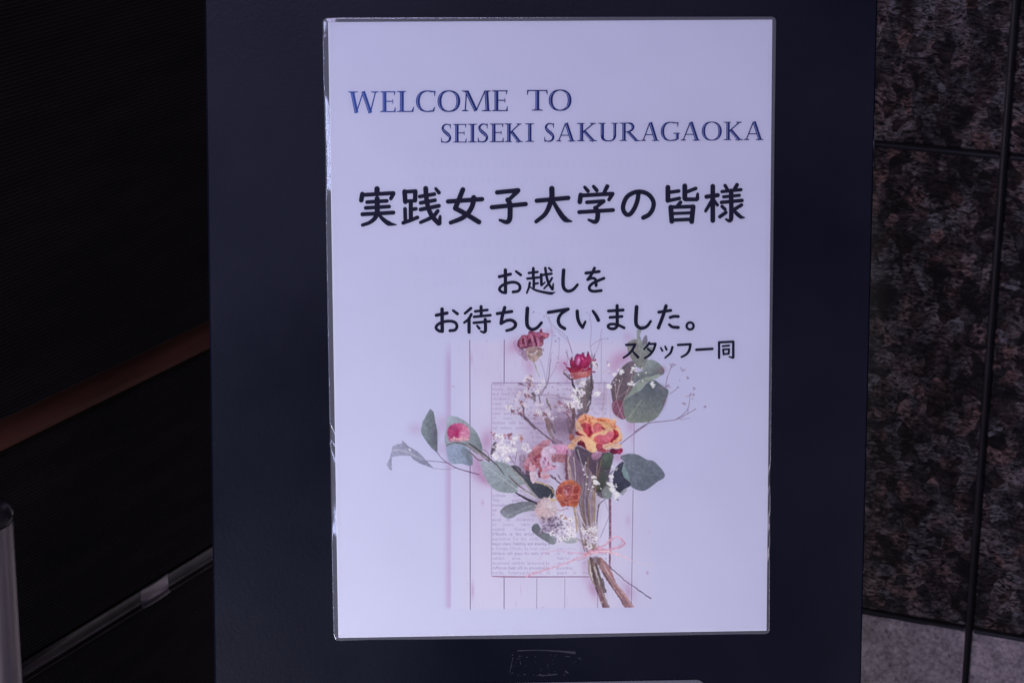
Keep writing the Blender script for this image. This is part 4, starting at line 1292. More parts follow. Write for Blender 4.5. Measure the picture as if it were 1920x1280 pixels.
ppoly(Dc([(596, 500), (680, 498), (742, 540), (788, 602), (782, 642), (722, 672), (620, 684), (530, 702), (458, 742), (470, 642), (560, 602)]), (132, 136, 146), (98, 100, 114), 70, 0.7, 1, 0.05)
blob(*Dc([(765, 600)])[0], 6, 6, (128, 92, 112), 0.6)
ppoly(Dc([(742, 655), (690, 702), (600, 742), (520, 832), (430, 882), (348, 942), (400, 860), (470, 762), (560, 692), (660, 668)]), (146, 150, 154), (122, 128, 130), 150, 0.6, 1, 0.05)
ppoly(Dc([(345, 950), (430, 880), (530, 822), (600, 746), (680, 714), (760, 770), (830, 820), (832, 862), (792, 962), (752, 1062), (682, 1142), (600, 1172), (480, 1177), (400, 1172), (364, 1132), (345, 1040)]), (84, 88, 108), (124, 128, 128), 100, 0.7, 1, 0.05)
blob(*Dc([(760, 800)])[0], 9, 6, (122, 112, 132), 0.6, 35)
blob(*Dc([(790, 960)])[0], 3, 14, (98, 78, 100), 0.5, 20)
pstroke(Dc([(545, 925), (470, 1030), (400, 1122)]), [0.8, 1.6, 1.2], (160, 158, 156), None, 0.7)
pstroke(Dc([(610, 1175), (690, 1030), (800, 900)]), [1.8, 1.2, 0.7], (106, 96, 106), None, 0.7)
for P in ([(445, 640), (400, 800), (330, 980), (270, 1125)], [(335, 690), (268, 905), (350, 1145)], [(268, 915), (222, 1020), (240, 1100), (300, 1140)], [(250, 720), (262, 900)], [(180, 800), (135, 930), (118, 1110)], [(430, 790), (290, 900)], [(300, 720), (290, 820), (268, 905)], [(110, 640), (160, 600)]):
    pstroke(Dc(P), 1.1, (172, 152, 164), None, 0.75)
for (x, y, r) in ((185, 782, 36), (330, 625, 34), (450, 600, 28), (418, 752, 36), (655, 756, 34), (248, 652, 26), (188, 545, 20), (545, 580, 11), (590, 632, 13), (508, 650, 12), (468, 545, 14), (300, 715, 11), (232, 735, 9), (265, 710, 10), (288, 600, 12), (250, 760, 10), (550, 722, 9), (505, 660, 9), (60, 860, 30)):
    p = Dc([(x, y)])[0]
    rr = r / 5.818
    for _ in range(7 if r > 20 else 3):
        q = p + rng.normal(0, rr * 0.36, 2)
        floret(q[0], q[1], rr * 0.62, (226, 222, 236), None, 5, 0.9)
    if r > 20:
        blob(p[0] + 0.5, p[1] + 0.5, rr * 0.3, rr * 0.22, (176, 160, 182), 0.5)

# --- right leaf under the rose
ppoly(Fc([(700, 612), (658, 562), (720, 530), (800, 525), (870, 545), (950, 590), (1020, 605), (1080, 660), (1142, 745), (1130, 790), (1060, 830), (1000, 880), (920, 926), (870, 926), (800, 900), (770, 872), (720, 762), (690, 700)]), (112, 118, 136), (96, 100, 120), 50, 0.7, 1, 0.06)
pstroke(Fc([(760, 690), (900, 740), (1120, 760)]), [1.4, 1.0, 0.6], (132, 140, 154), None, 0.5)
for P in ([(800, 640), (840, 700)], [(860, 740), (900, 840)], [(920, 690), (980, 640)], [(800, 780), (840, 840)]):
    pstroke(Fc(P), 0.8, (134, 140, 156), None, 0.4)
ppoly(Fc([(600, 700), (650, 630), (695, 612), (682, 700), (722, 782), (772, 862), (700, 912), (662, 952), (600, 905), (576, 800)]), (70, 70, 92), (56, 56, 76), 60, 0.8, 1, 0.06)
ppoly(Fc([(695, 640), (742, 742), (767, 842), (700, 782), (673, 712)]), (128, 146, 156), (112, 126, 138), 60, 0.6, 1, 0.04, False)
ppoly(Fc([(660, 950), (700, 912), (735, 905), (700, 960), (680, 978)]), (140, 142, 156), None, 0, 0.6, 0.9)
# --- foliage, stems below the rose
ppoly(Fc([(170, 460), (290, 480), (400, 520), (570, 520), (565, 640), (540, 740), (520, 990), (440, 1000), (360, 900), (330, 700), (220, 620)]), (66, 56, 72), (84, 74, 88), 90, 1.5, 0.85, 0.12)
ppoly(Fc([(480, 540), (562, 530), (562, 640), (532, 680), (500, 700), (450, 690), (430, 640)]), (94, 106, 98), (70, 80, 78), 70, 0.8, 1, 0.10)
ppoly(Fc([(420, 740), (470, 700), (500, 740), (510, 830), (450, 940), (370, 900), (390, 800)]), (80, 92, 84), (64, 68, 66), 80, 0.9, 1, 0.12)
ppoly(Fc([(455, 940), (520, 870), (560, 900), (560, 1000), (490, 1010)]), (128, 132, 138), None, 0, 0.8, 0.9, 0.08)
# stem bundle gathering towards the bow
for x, y, rx, ry, al in ((1092, 890, 22, 30, 0.7), (1102, 950, 15, 34, 0.65), (1108, 1010, 9, 20, 0.55), (1078, 860, 18, 22, 0.55), (1118, 880, 14, 24, 0.6), (1060, 800, 14, 24, 0.45), (1042, 800, 10, 22, 0.4)):
    blob(x, y, rx, ry, (88, 64, 86), al)
STEMC = [(146, 122, 112), (108, 88, 92), (168, 146, 132), (88, 70, 80), (132, 106, 92), (176, 154, 156)]
for k in range(26):
    t = k / 25
    x0_, y0_ = 1058 + 74 * t + rng.normal(0, 5), 850 + rng.uniform(-8, 80)
    xm, ym = 1076 + 46 * t + rng.normal(0, 7), 940 + rng.normal(0, 12)
    xe, ye = 1096 + 22 * t + rng.normal(0, 2.2), 1030 + rng.normal(0, 3)
    pstroke([(x0_, y0_), (xm, ym), (xe, ye)], rng.uniform(0.8, 1.9), STEMC[rng.integers(0, 6)], None, rng.uniform(0.45, 0.85))
for P, wd, c in (([(80, 545), (110, 700), (130, 830)], 2.4, (176, 150, 140)), ([(150, 560), (165, 700), (170, 820)], 1.8, (186, 170, 172)), ([(190, 480), (240, 640), (260, 690)], 1.8, (150, 148, 160)), ([(120, 560), (60, 700), (110, 820)], 1.8, (132, 96, 108)), ([(280, 620), (270, 700), (300, 780)], 1.4, (180, 170, 182)), ([(490, 1020), (430, 1080), (400, 1260)], 1.6, (104, 90, 104)), ([(590, 700), (540, 760), (440, 960)], 1.8, (96, 86, 98)), ([(580, 1010), (640, 1028)], 1.8, (92, 80, 96))):
    pstroke(Fc(P), wd, c, None, 0.9)
pstroke(Hc([(210, 60), (235, 200), (240, 330)]), [4, 3.6, 2.6], (170, 146, 128))
pstroke(Hc([(240, 80), (330, 260)]), [2.6, 2.0], (190, 176, 190))
pstroke(Hc([(480, 30), (465, 180), (462, 320)]), 1.5, (104, 92, 112))
pstroke(Hc([(600, 140), (540, 290), (500, 385)]), 1.0, (126, 110, 136), None, 0.8)
pstroke(Hc([(550, 0), (590, 120)]), 0.9, (140, 122, 146), None, 0.7)
pstroke(Hc([(235, 400), (300, 440), (360, 490)]), [1.5, 3.0, 2.0], (104, 92, 96))
pstroke(Hc([(240, 405), (320, 450)]), 1.2, (196, 184, 190))
RAG = 0.9
# --- white florets in the upper middle
pstroke(Cc([(530, 510), (560, 600), (588, 670)]), [2.8, 2.4, 2.0], (158, 152, 164))
pstroke(Cc([(545, 520), (590, 660)]), 0.9, (196, 190, 205), None, 0.7)
ppoly(Cc([(1000, 840), (1060, 760), (1165, 700), (1172, 820), (1150, 960), (1110, 1075), (1070, 1080), (1010, 1070)]), (118, 106, 118), (100, 88, 104), 80, 1.2, 0.85, 0.14)
for P, wd, c in (([(1165, 640), (1150, 760), (1120, 900), (1090, 1060)], [2, 3.4, 3], (94, 86, 96)), ([(1140, 700), (1160, 760), (1150, 880), (1120, 1060)], [2, 3, 2], (140, 132, 140)), ([(1130, 720), (1100, 850), (1080, 1050)], [1.5, 3, 2], (104, 92, 92)), ([(1150, 890), (1120, 1040)], [1, 2.6], (78, 70, 82)), ([(945, 700), (955, 770), (985, 800)], [2, 2.4, 1.6], (96, 86, 94)), ([(880, 640), (910, 690), (945, 700)], [2, 2, 1.5], (150, 120, 130)), ([(870, 600), (855, 630), (900, 680)], [1.2, 1.6, 1.2], (170, 150, 160)), ([(1160, 430), (1165, 560), (1150, 660)], 1.6, (112, 92, 108)),
                 ([(400, 1080), (500, 1180), (620, 1290), (760, 1400)], [1.6, 1.9, 2.2, 2.4], (92, 74, 90)), ([(700, 1130), (730, 1200), (760, 1290)], [1.2, 2.0, 2.4], (110, 96, 104)), ([(660, 1130), (680, 1230), (730, 1330)], [3, 5, 7], (132, 114, 122)), ([(950, 1040), (960, 1150), (930, 1290)], [3, 5, 4], (110, 90, 98)), ([(900, 1090), (935, 1190)], 1.4, (108, 88, 98)), ([(600, 890), (680, 730), (715, 480)], [1.4, 1.2, 0.9], (124, 102, 126)), ([(570, 885), (640, 800), (680, 740)], 1.4, (118, 100, 112)), ([(560, 880), (700, 870), (880, 910), (960, 930)], [1.4, 1.0, 1.3], (128, 108, 132)), ([(670, 920), (690, 980), (720, 1030)], [2.5, 3.5, 2], (120, 118, 112)), ([(590, 890), (600, 960)], 1.6, (110, 92, 100)), ([(880, 400), (920, 500)], 1.2, (122, 98, 122)), ([(520, 850), (540, 930)], [4, 5], (110, 98, 104))):
    pstroke(Cc(P), wd, c, None, 0.88)


def cluster(crp, pts, n_, spread, r, cols_, hearts, al=0.95):
    for (x, y) in pts:
        p = crp([(x, y)])[0]
        if min(cols_[0]) > 180:
            blob(p[0], p[1], r * 1.1, r * 0.95, (204, 194, 218), 0.5)
        for _ in range(n_):
            q = p + rng.normal(0, spread, 2)
            c = cols_[rng.integers(0, len(cols_))]
            floret(q[0], q[1], r * rng.uniform(0.9, 1.55), c, hearts[rng.integers(0, len(hearts))] if hearts else None, 5, al)


WHT = [(216, 208, 226), (204, 194, 218), (224, 218, 232), (190, 176, 206)]
BRN = [(150, 112, 130), (128, 92, 108), (172, 140, 160)]
cluster(Cc, [(470, 700), (485, 760), (430, 880), (470, 880), (390, 970), (300, 1045), (380, 1060), (545, 1090), (800, 960), (880, 990), (900, 1050), (650, 1080)], 4, 3.4, 3.0, BRN, None, 0.8)
cluster(Cc, [(440, 700), (510, 720), (590, 770), (630, 740), (575, 830), (380, 850), (440, 840), (350, 900), (250, 1030), (340, 1010), (420, 990), (580, 980), (560, 1040), (600, 1090), (700, 1060), (730, 1130), (640, 1120), (850, 1030), (910, 960), (240, 1000)], 4, 3.2, 3.2, WHT, [(120, 84, 108)], 0.7)
cluster(Cc, [(1060, 760), (1000, 830), (1040, 850), (960, 880), (1000, 930), (980, 990), (1050, 870), (940, 980), (1010, 1000), (1200, 860), (1195, 540)], 3, 3.4, 5.0, WHT, [(112, 90, 116), None], 0.9)
for _ in range(40):
    p = Cc([(rng.uniform(250, 1000), rng.uniform(700, 1150))])[0]
    blob(p[0], p[1], 1.3, 1.1, (112, 72, 92), 0.5)

# --- stalks and calyx tufts between the florets
Q7, Q8 = (920, 700, 12.43), (1020, 700, 12.43)
RAG = 1.1
dabs(*Q7, [([(640, 235), (720, 245), (760, 280)], [20, 50, 30], (104, 78, 104), 0.8), ([(860, 110), (900, 160), (960, 180)], [14, 30, 14], (116, 76, 92)), ([(880, 250), (920, 290)], 36, (110, 72, 90)), ([(900, 340), (880, 380)], 34, (120, 80, 100)), ([(960, 470), (1010, 490), (1030, 560)], [40, 60, 40], (98, 78, 98)), ([(980, 560), (1030, 640)], [90, 50], (128, 116, 128), 0.8), ([(800, 480), (820, 530)], 34, (106, 72, 88)), ([(880, 510), (890, 540)], 36, (110, 76, 92)), ([(690, 670), (740, 635)], 26, (118, 82, 98)), ([(730, 730), (760, 800), (770, 880)], [20, 56, 34], (104, 78, 96)), ([(640, 950), (690, 920), (710, 970)], [20, 56, 30], (110, 74, 92)), ([(480, 830), (500, 890), (530, 905)], [16, 30, 14], (112, 74, 94)), ([(760, 860), (790, 1000), (820, 1070)], 24, (104, 80, 100)), ([(700, 960), (820, 1070), (1030, 1280)], [14, 30, 34], (94, 72, 92)), ([(1000, 960), (1060, 990)], 30, (120, 90, 104)), ([(1220, 980), (1290, 950), (1310, 1000)], [24, 50, 30], (124, 98, 106)), ([(1280, 1060), (1320, 1160), (1360, 1280)], [60, 80, 90], (128, 98, 106), 0.7)])
dabs(*Q8, [([(60, 600), (110, 720), (170, 840)], [40, 44, 20], (124, 112, 116)), ([(300, 670), (370, 700), (440, 690)], [14, 50, 14], (140, 90, 110)), ([(600, 690), (600, 760), (640, 850)], [20, 36, 50], (126, 98, 104)), ([(690, 830), (700, 960), (690, 1120), (670, 1280)], [60, 80, 70, 60], (106, 78, 90)), ([(540, 960), (600, 1060), (640, 1130)], 26, (128, 96, 112)), ([(460, 920), (540, 960)], 30, (120, 86, 104)), ([(520, 850), (590, 900)], 26, (128, 94, 112)), ([(800, 960), (880, 960)], 60, (100, 70, 84)), ([(940, 500), (950, 700), (970, 920)], [60, 90, 50], (124, 106, 118)), ([(1100, 180), (1130, 280), (1090, 480), (1060, 700), (1000, 900)], [40, 60, 50, 40, 26], (84, 70, 86)), ([(1030, 250), (1020, 400), (980, 560)], [30, 40, 30], (104, 90, 100)), ([(1060, 640), (1020, 740)], 24, (196, 186, 210)), ([(1080, 230), (1070, 320)], 22, (170, 160, 180)), ([(650, 130), (680, 260), (720, 340)], [40, 46, 30], (82, 66, 82)), ([(860, 560), (900, 570)], 30, (84, 68, 84)), ([(780, 430), (785, 480)], 30, (96, 80, 96)), ([(20, 930), (60, 970)], 60, (126, 94, 108)), ([(60, 1060), (140, 1160), (200, 1280)], [60, 70, 40], (120, 96, 104), 0.8)])
# --- dried dusky rose at the top
RAG = 1.0
Q1 = (960, 610, 17.06)
dabs(*Q1, [([(300, 800), (420, 880), (480, 950)], 130, (112, 78, 106), 0.55), ([(340, 950), (450, 1080)], 110, (122, 86, 114), 0.5), ([(90, 560), (160, 720), (260, 900)], 150, (150, 112, 152), 0.35)])
patches(*Q1, [([(160, 560), (200, 470), (260, 400), (320, 320), (380, 290), (510, 290), (530, 205), (640, 180), (720, 190), (800, 220), (890, 200), (910, 140), (950, 150), (980, 210), (1080, 240), (1180, 270), (1180, 320), (1130, 400), (1060, 420), (1010, 480), (1010, 590), (950, 660), (850, 680), (700, 680), (560, 700), (450, 730), (300, 740), (190, 690)], (148, 84, 116), (126, 68, 94)),
              ([(430, 800), (560, 700), (700, 690), (870, 690), (960, 740), (960, 830), (930, 960), (860, 1040), (800, 1120), (690, 1160), (600, 1130), (530, 1060), (480, 940)], (148, 120, 128), (158, 138, 142))])
dabs(*Q1, [([(590, 300), (640, 420), (690, 600), (700, 660)], [50, 90, 80, 40], (172, 112, 148)), ([(420, 420), (410, 520), (440, 620)], 60, (164, 112, 148)), ([(300, 400), (310, 520), (350, 640)], 40, (158, 98, 124)), ([(540, 330), (500, 400), (460, 440)], 50, (172, 88, 122)),
           ([(800, 430), (830, 520), (860, 640)], 80, (170, 112, 152)), ([(760, 260), (820, 300), (880, 300)], 70, (164, 84, 128)), ([(940, 260), (1010, 300), (1100, 340)], 90, (172, 104, 132)), ([(560, 230), (620, 240), (680, 290)], 60, (132, 56, 98)), ([(270, 640), (320, 690)], 40, (170, 120, 152)), ([(900, 600), (960, 560)], 50, (160, 100, 122)),
           ([(560, 470), (530, 540), (510, 600)], [90, 100, 40], (78, 28, 58)), ([(360, 440), (350, 520), (380, 570)], 60, (92, 30, 58)), ([(690, 340), (740, 470), (770, 600), (770, 680)], [60, 70, 60, 30], (92, 32, 72)), ([(960, 360), (920, 410)], 80, (104, 44, 72)), ([(970, 470), (960, 520)], 50, (96, 44, 74)), ([(195, 500), (200, 580), (220, 660)], 50, (100, 40, 72)),
           ([(490, 380), (500, 420)], 30, (120, 30, 62)), ([(920, 150), (940, 200)], 60, (124, 50, 92)), ([(460, 690), (500, 650), (560, 640)], 50, (110, 56, 88)), ([(260, 700), (330, 750)], 60, (104, 58, 92)),
           ([(590, 930), (690, 900), (780, 820)], 80, (182, 168, 184)), ([(500, 830), (520, 920)], 60, (170, 150, 154)), ([(860, 880), (840, 960)], 90, (138, 124, 124)), ([(620, 1060), (700, 1100)], 90, (156, 138, 140)), ([(600, 870), (700, 850), (750, 800)], 25, (118, 90, 98)), ([(540, 960), (620, 1010), (700, 1040)], 25, (116, 94, 96)), ([(820, 750), (930, 752)], 22, (94, 70, 90)), ([(1000, 760), (1000, 810)], 26, (90, 70, 100)), ([(960, 900), (940, 950)], 25, (104, 90, 104)), ([(700, 1040), (690, 1160)], 25, (120, 104, 110)), ([(560, 720), (660, 740), (760, 700)], 40, (166, 134, 144), 0.6)])
# --- magenta strawflower
Q2 = (1050, 650, 17.06)
dabs(*Q2, [([(110, 830), (130, 760), (200, 740)], 30, (130, 104, 124)), ([(130, 850), (230, 950), (330, 1030), (420, 1040)], 50, (80, 62, 76)), ([(280, 880), (320, 950)], 40, (92, 72, 84)), ([(380, 1050), (400, 1180), (440, 1280)], 50, (76, 60, 74)), ([(990, 480), (1000, 700), (1000, 1000), (970, 1280)], 60, (92, 72, 88), 0.8), ([(600, 1080), (560, 1150)], 160, (150, 138, 156), 0.7), ([(880, 1010), (920, 1100)], 70, (140, 126, 146), 0.7)])
patches(*Q2, [([(340, 640), (320, 480), (370, 330), (400, 420), (450, 440), (460, 340), (520, 260), (590, 235), (660, 260), (700, 220), (740, 188), (790, 280), (830, 330), (850, 300), (880, 168), (920, 210), (980, 310), (990, 420), (960, 560), (900, 660), (700, 720), (500, 720), (380, 680)], (152, 42, 102), (132, 26, 70)),
              ([(500, 330), (560, 270), (640, 290), (655, 420), (640, 560), (560, 600), (500, 540), (480, 430)], (170, 64, 130), (158, 48, 108)), ([(590, 350), (630, 430), (610, 560), (550, 565), (530, 470), (560, 400)], (198, 142, 192), (186, 112, 168)),
              ([(700, 480), (760, 420), (840, 400), (880, 460), (850, 600), (760, 640), (690, 610)], (164, 56, 110), (144, 34, 80)), ([(860, 330), (930, 290), (980, 380), (960, 500), (900, 560), (870, 440)], (168, 58, 112), (148, 36, 84)), ([(380, 480), (420, 440), (470, 520), (470, 640), (400, 640)], (158, 54, 100), (130, 26, 66)),
              ([(230, 670), (380, 660), (540, 690), (700, 710), (830, 720), (960, 640), (1000, 740), (900, 770), (760, 790), (600, 800), (440, 830), (320, 810)], (136, 30, 66), (152, 46, 70)),
              ([(330, 830), (500, 820), (700, 790), (880, 760), (1000, 780), (1000, 860), (960, 930), (880, 970), (760, 990), (600, 1010), (470, 1050), (390, 1000), (340, 900)], (168, 98, 108), (148, 80, 94))])
dabs(*Q2, [([(715, 205), (765, 205)], 40, (92, 32, 84)), ([(885, 172), (900, 235)], 42, (92, 30, 86)), ([(510, 280), (590, 242), (660, 262)], 26, (98, 40, 92)), ([(700, 340), (740, 385)], 34, (202, 116, 158)), ([(130, 500), (200, 580)], 50, (158, 72, 122)), ([(220, 660), (330, 700), (450, 720)], 60, (140, 42, 84)), ([(660, 745), (760, 700)], 40, (178, 84, 106)), ([(360, 330), (375, 430)], 26, (110, 60, 110)),
           ([(600, 880), (720, 850), (850, 830)], 50, (178, 124, 134)), ([(700, 930), (800, 920), (920, 880)], 60, (176, 108, 106)), ([(480, 970), (580, 950), (640, 980)], 50, (150, 76, 86)), ([(900, 850), (960, 830)], 50, (166, 88, 90)), ([(420, 960), (400, 990)], 40, (190, 140, 160)), ([(1060, 430), (1090, 330), (1120, 250)], 30, (84, 60, 92)), ([(1020, 430), (1080, 440), (1130, 410)], 50, (140, 52, 84)), ([(1050, 790), (1105, 800)], 50, (130, 52, 94)), ([(1070, 560), (1120, 630), (1180, 610)], 80, (186, 174, 200)), ([(1165, 530), (1190, 600)], 36, (112, 96, 120)), ([(860, 500), (850, 560)], 40, (128, 12, 58)), ([(580, 690), (640, 690)], 40, (120, 14, 52))])

# --- pink carnation
Q3 = (975, 820, 13.62)
RAG = 1.3
dabs(*Q3, [([(60, 500), (60, 700), (120, 860)], 160, (124, 98, 128), 0.5), ([(200, 880), (230, 960)], 110, (84, 62, 80), 0.8), ([(860, 60), (960, 120), (1040, 160)], 140, (112, 84, 108), 0.5)])
patches(*Q3, [([(100, 690), (160, 560), (240, 400), (330, 260), (450, 180), (560, 100), (700, 60), (770, 50), (760, 180), (700, 230), (600, 280), (560, 400), (510, 520), (500, 700), (420, 800), (330, 860), (240, 830), (130, 830)], (170, 120, 144), (162, 100, 118))])
dabs(*Q3, [([(480, 330), (420, 400), (370, 420)], 140, (166, 106, 118)), ([(430, 500), (490, 470)], 90, (136, 58, 80)), ([(360, 540), (400, 580)], 60, (128, 56, 80)), ([(180, 560), (160, 680)], 110, (176, 130, 154)), ([(480, 700), (520, 780)], 80, (160, 86, 100)), ([(540, 840), (500, 880)], 80, (164, 82, 88)), ([(480, 920), (500, 990)], 70, (110, 44, 68)), ([(650, 110), (720, 130)], 90, (180, 134, 158)), ([(300, 330), (380, 250), (480, 220)], 40, (184, 140, 150), 0.6), ([(230, 480), (300, 460)], 40, (150, 96, 116), 0.6), ([(330, 660), (420, 640)], 60, (176, 108, 122), 0.7), ([(190, 740), (230, 700)], 40, (148, 80, 108), 0.6)])
patches(*Q3, [([(790, 220), (900, 190), (1000, 160), (1110, 170), (1200, 210), (1225, 300), (1180, 380), (1140, 430), (1060, 400), (960, 440), (900, 380), (860, 300)], (192, 148, 188), (184, 128, 164)), ([(560, 380), (600, 290), (680, 210), (770, 220), (850, 260), (920, 330), (880, 400), (800, 420), (790, 560), (820, 680), (700, 720), (640, 760), (540, 720), (500, 640), (540, 540)], (198, 180, 212), (190, 160, 194)),
              ([(800, 480), (900, 440), (1000, 440), (1120, 430), (1170, 480), (1140, 620), (1060, 640), (950, 620), (860, 640), (810, 590)], (158, 112, 128), (148, 102, 116)), ([(600, 800), (700, 730), (840, 720), (930, 770), (860, 820), (720, 850), (640, 900)], (196, 154, 188), (188, 140, 168)), ([(250, 900), (330, 860), (430, 890), (450, 960), (420, 1060), (360, 1150), (310, 1150), (270, 1080)], (206, 190, 214), (196, 172, 194)), ([(230, 660), (280, 600), (300, 700), (380, 700), (400, 800), (380, 870), (280, 860), (230, 770)], (198, 162, 184), (190, 146, 168)), ([(540, 960), (640, 920), (760, 960), (780, 1000), (660, 1050), (560, 1030)], (192, 154, 170), (184, 140, 158))])
for k in range(26):
    x = 815 + 14 * k
    dabs(*Q3, [([(x, 425 + rng.uniform(-20, 20)), (x + rng.uniform(-12, 12), 540 + rng.uniform(-30, 40))], [rng.uniform(10, 26), 8], [(188, 146, 172), (124, 70, 88), (176, 122, 134), (112, 64, 82)][k % 4], 0.75)])
for k in range(60):
    x, y = rng.uniform(540, 900), rng.uniform(230, 860)
    if (x - 690) ** 2 / 190 ** 2 + (y - 520) ** 2 / 300 ** 2 < 1:
        a = rng.uniform(-0.5, 0.5) + (0 if y < 500 else 0.8)
        dabs(*Q3, [([(x, y), (x + 46 * math.sin(a), y + 46 * math.cos(a))], [rng.uniform(10, 22), 6], [(214, 200, 226), (178, 130, 168), (206, 180, 208), (166, 96, 134)][rng.integers(0, 4)], 0.5)])
dabs(*Q3, [([(635, 535), (650, 565)], 44, (150, 82, 128)), ([(715, 650), (730, 690)], 54, (158, 86, 116)), ([(600, 620), (610, 650)], 40, (164, 100, 140)), ([(840, 710), (880, 730)], 40, (140, 72, 96)), ([(900, 270), (950, 320)], 20, (150, 100, 146), 0.6), ([(1210, 330), (1180, 400)], 40, (138, 64, 96)), ([(1250, 330), (1280, 430)], 60, (178, 138, 168)), ([(640, 990), (700, 980)], 30, (164, 100, 122), 0.6), ([(600, 250), (570, 330), (540, 420)], 26, (206, 178, 200), 0.6),
           ([(790, 970), (900, 1060), (1020, 1170)], 42, (92, 70, 90)), ([(950, 950), (1060, 1060)], 26, (104, 82, 104)), ([(1190, 460), (1180, 700), (1200, 1050)], 70, (110, 70, 86)), ([(1240, 480), (1240, 800), (1280, 1060)], 42, (178, 154, 164)), ([(1130, 640), (1120, 900)], 30, (150, 120, 140), 0.7), ([(960, 700), (1040, 700)], 70, (184, 172, 204), 0.7)])
RAG = 0.9

# --- white florets on the left of the paper
ppoly(Ec([(235, 400), (250, 320), (290, 280), (300, 340), (270, 400), (240, 440)]), (78, 66, 82), None, 0, 1.0, 0.9, 0.1)
cluster(Ec, [(390, 230), (440, 200), (270, 190), (420, 230), (560, 240)], 4, 2.8, 2.6, [(150, 84, 104), (130, 80, 98), (176, 120, 140)], None, 0.8)
pstroke(Ec([(570, 300), (578, 460), (570, 620)]), [1.4, 1.8, 1.0], (168, 156, 172), None, 0.8)
pstroke(Ec([(470, 320), (510, 390), (505, 470)]), [2.0, 1.4, 1.0], (120, 98, 112), None, 0.8)
pstroke(Ec([(430, 430), (550, 600), (590, 640)]), [1.4, 1.4, 1.0], (132, 108, 128), None, 0.8)
cluster(Ec, [(290, 340), (340, 310), (390, 320), (330, 380), (280, 410), (400, 370), (440, 350), (360, 420), (400, 440), (480, 290), (350, 240), (300, 250), (500, 240), (470, 370), (410, 470), (290, 450), (610, 320), (640, 360), (590, 340), (560, 210)], 4, 2.6, 3.9, WHT + [(226, 222, 238)], [None, (150, 130, 150)], 0.92)
cluster(Ec, [(560, 235)], 3, 1.4, 2.4, [(172, 128, 118)], [(120, 80, 80)])
for _ in range(12):
    p = Ec([(rng.uniform(260, 500), rng.uniform(200, 330))])[0]
    blob(p[0], p[1], 1.2, 1.0, (138, 70, 90), 0.6)

# --- the yellow and red rose
RZ = (1060, 765, 13.2)
RAG = 0.9
dabs(*RZ, [([(120, 300), (150, 450), (180, 600)], 200, (106, 80, 100), 0.5), ([(300, 200), (330, 260)], 90, (84, 58, 76), 0.6)])
patches(*RZ, [([(250, 600), (310, 570), (440, 650), (520, 690), (380, 690), (270, 660)], (118, 34, 58)), ([(100, 650), (180, 640), (220, 720), (160, 800), (90, 760)], (172, 112, 106), (150, 86, 84)),
              ([(245, 400), (260, 360), (320, 260), (400, 180), (480, 150), (560, 165), (640, 190), (700, 215), (790, 235), (900, 235), (1000, 235), (1100, 270), (1170, 280), (1220, 265), (1260, 290), (1270, 340), (1250, 400), (1290, 450), (1350, 510), (1370, 600), (1410, 690), (1390, 760), (1330, 830), (1250, 880), (1170, 880), (1050, 880), (930, 910), (850, 930), (760, 900), (640, 800), (500, 690), (380, 640), (300, 580), (270, 500)], (210, 150, 124), (200, 134, 112))])
dabs(*RZ, [([(480, 190), (515, 225), (500, 260)], 40, (164, 84, 58)), ([(380, 330), (440, 320), (470, 270)], 36, (180, 108, 76)), ([(590, 250), (600, 330), (650, 375)], 40, (172, 96, 68)), ([(560, 190), (640, 230), (680, 300)], 34, (214, 172, 146)), ([(660, 220), (690, 250)], 30, (176, 108, 84)), ([(800, 265), (880, 295), (990, 315)], [36, 60, 36], (166, 88, 64)), ([(1050, 330), (1100, 310)], 30, (178, 118, 92)), ([(420, 230), (440, 190)], 40, (214, 176, 150)), ([(700, 320), (760, 340)], 60, (212, 172, 140)), ([(880, 370), (980, 420), (1080, 440)], 90, (206, 166, 130)), ([(1130, 320), (1200, 310)], 60, (210, 174, 148)), ([(1225, 430), (1230, 470)], 36, (164, 96, 64)), ([(520, 300), (560, 340)], 40, (196, 136, 124)), ([(330, 260), (350, 340)], 24, (190, 130, 106))])
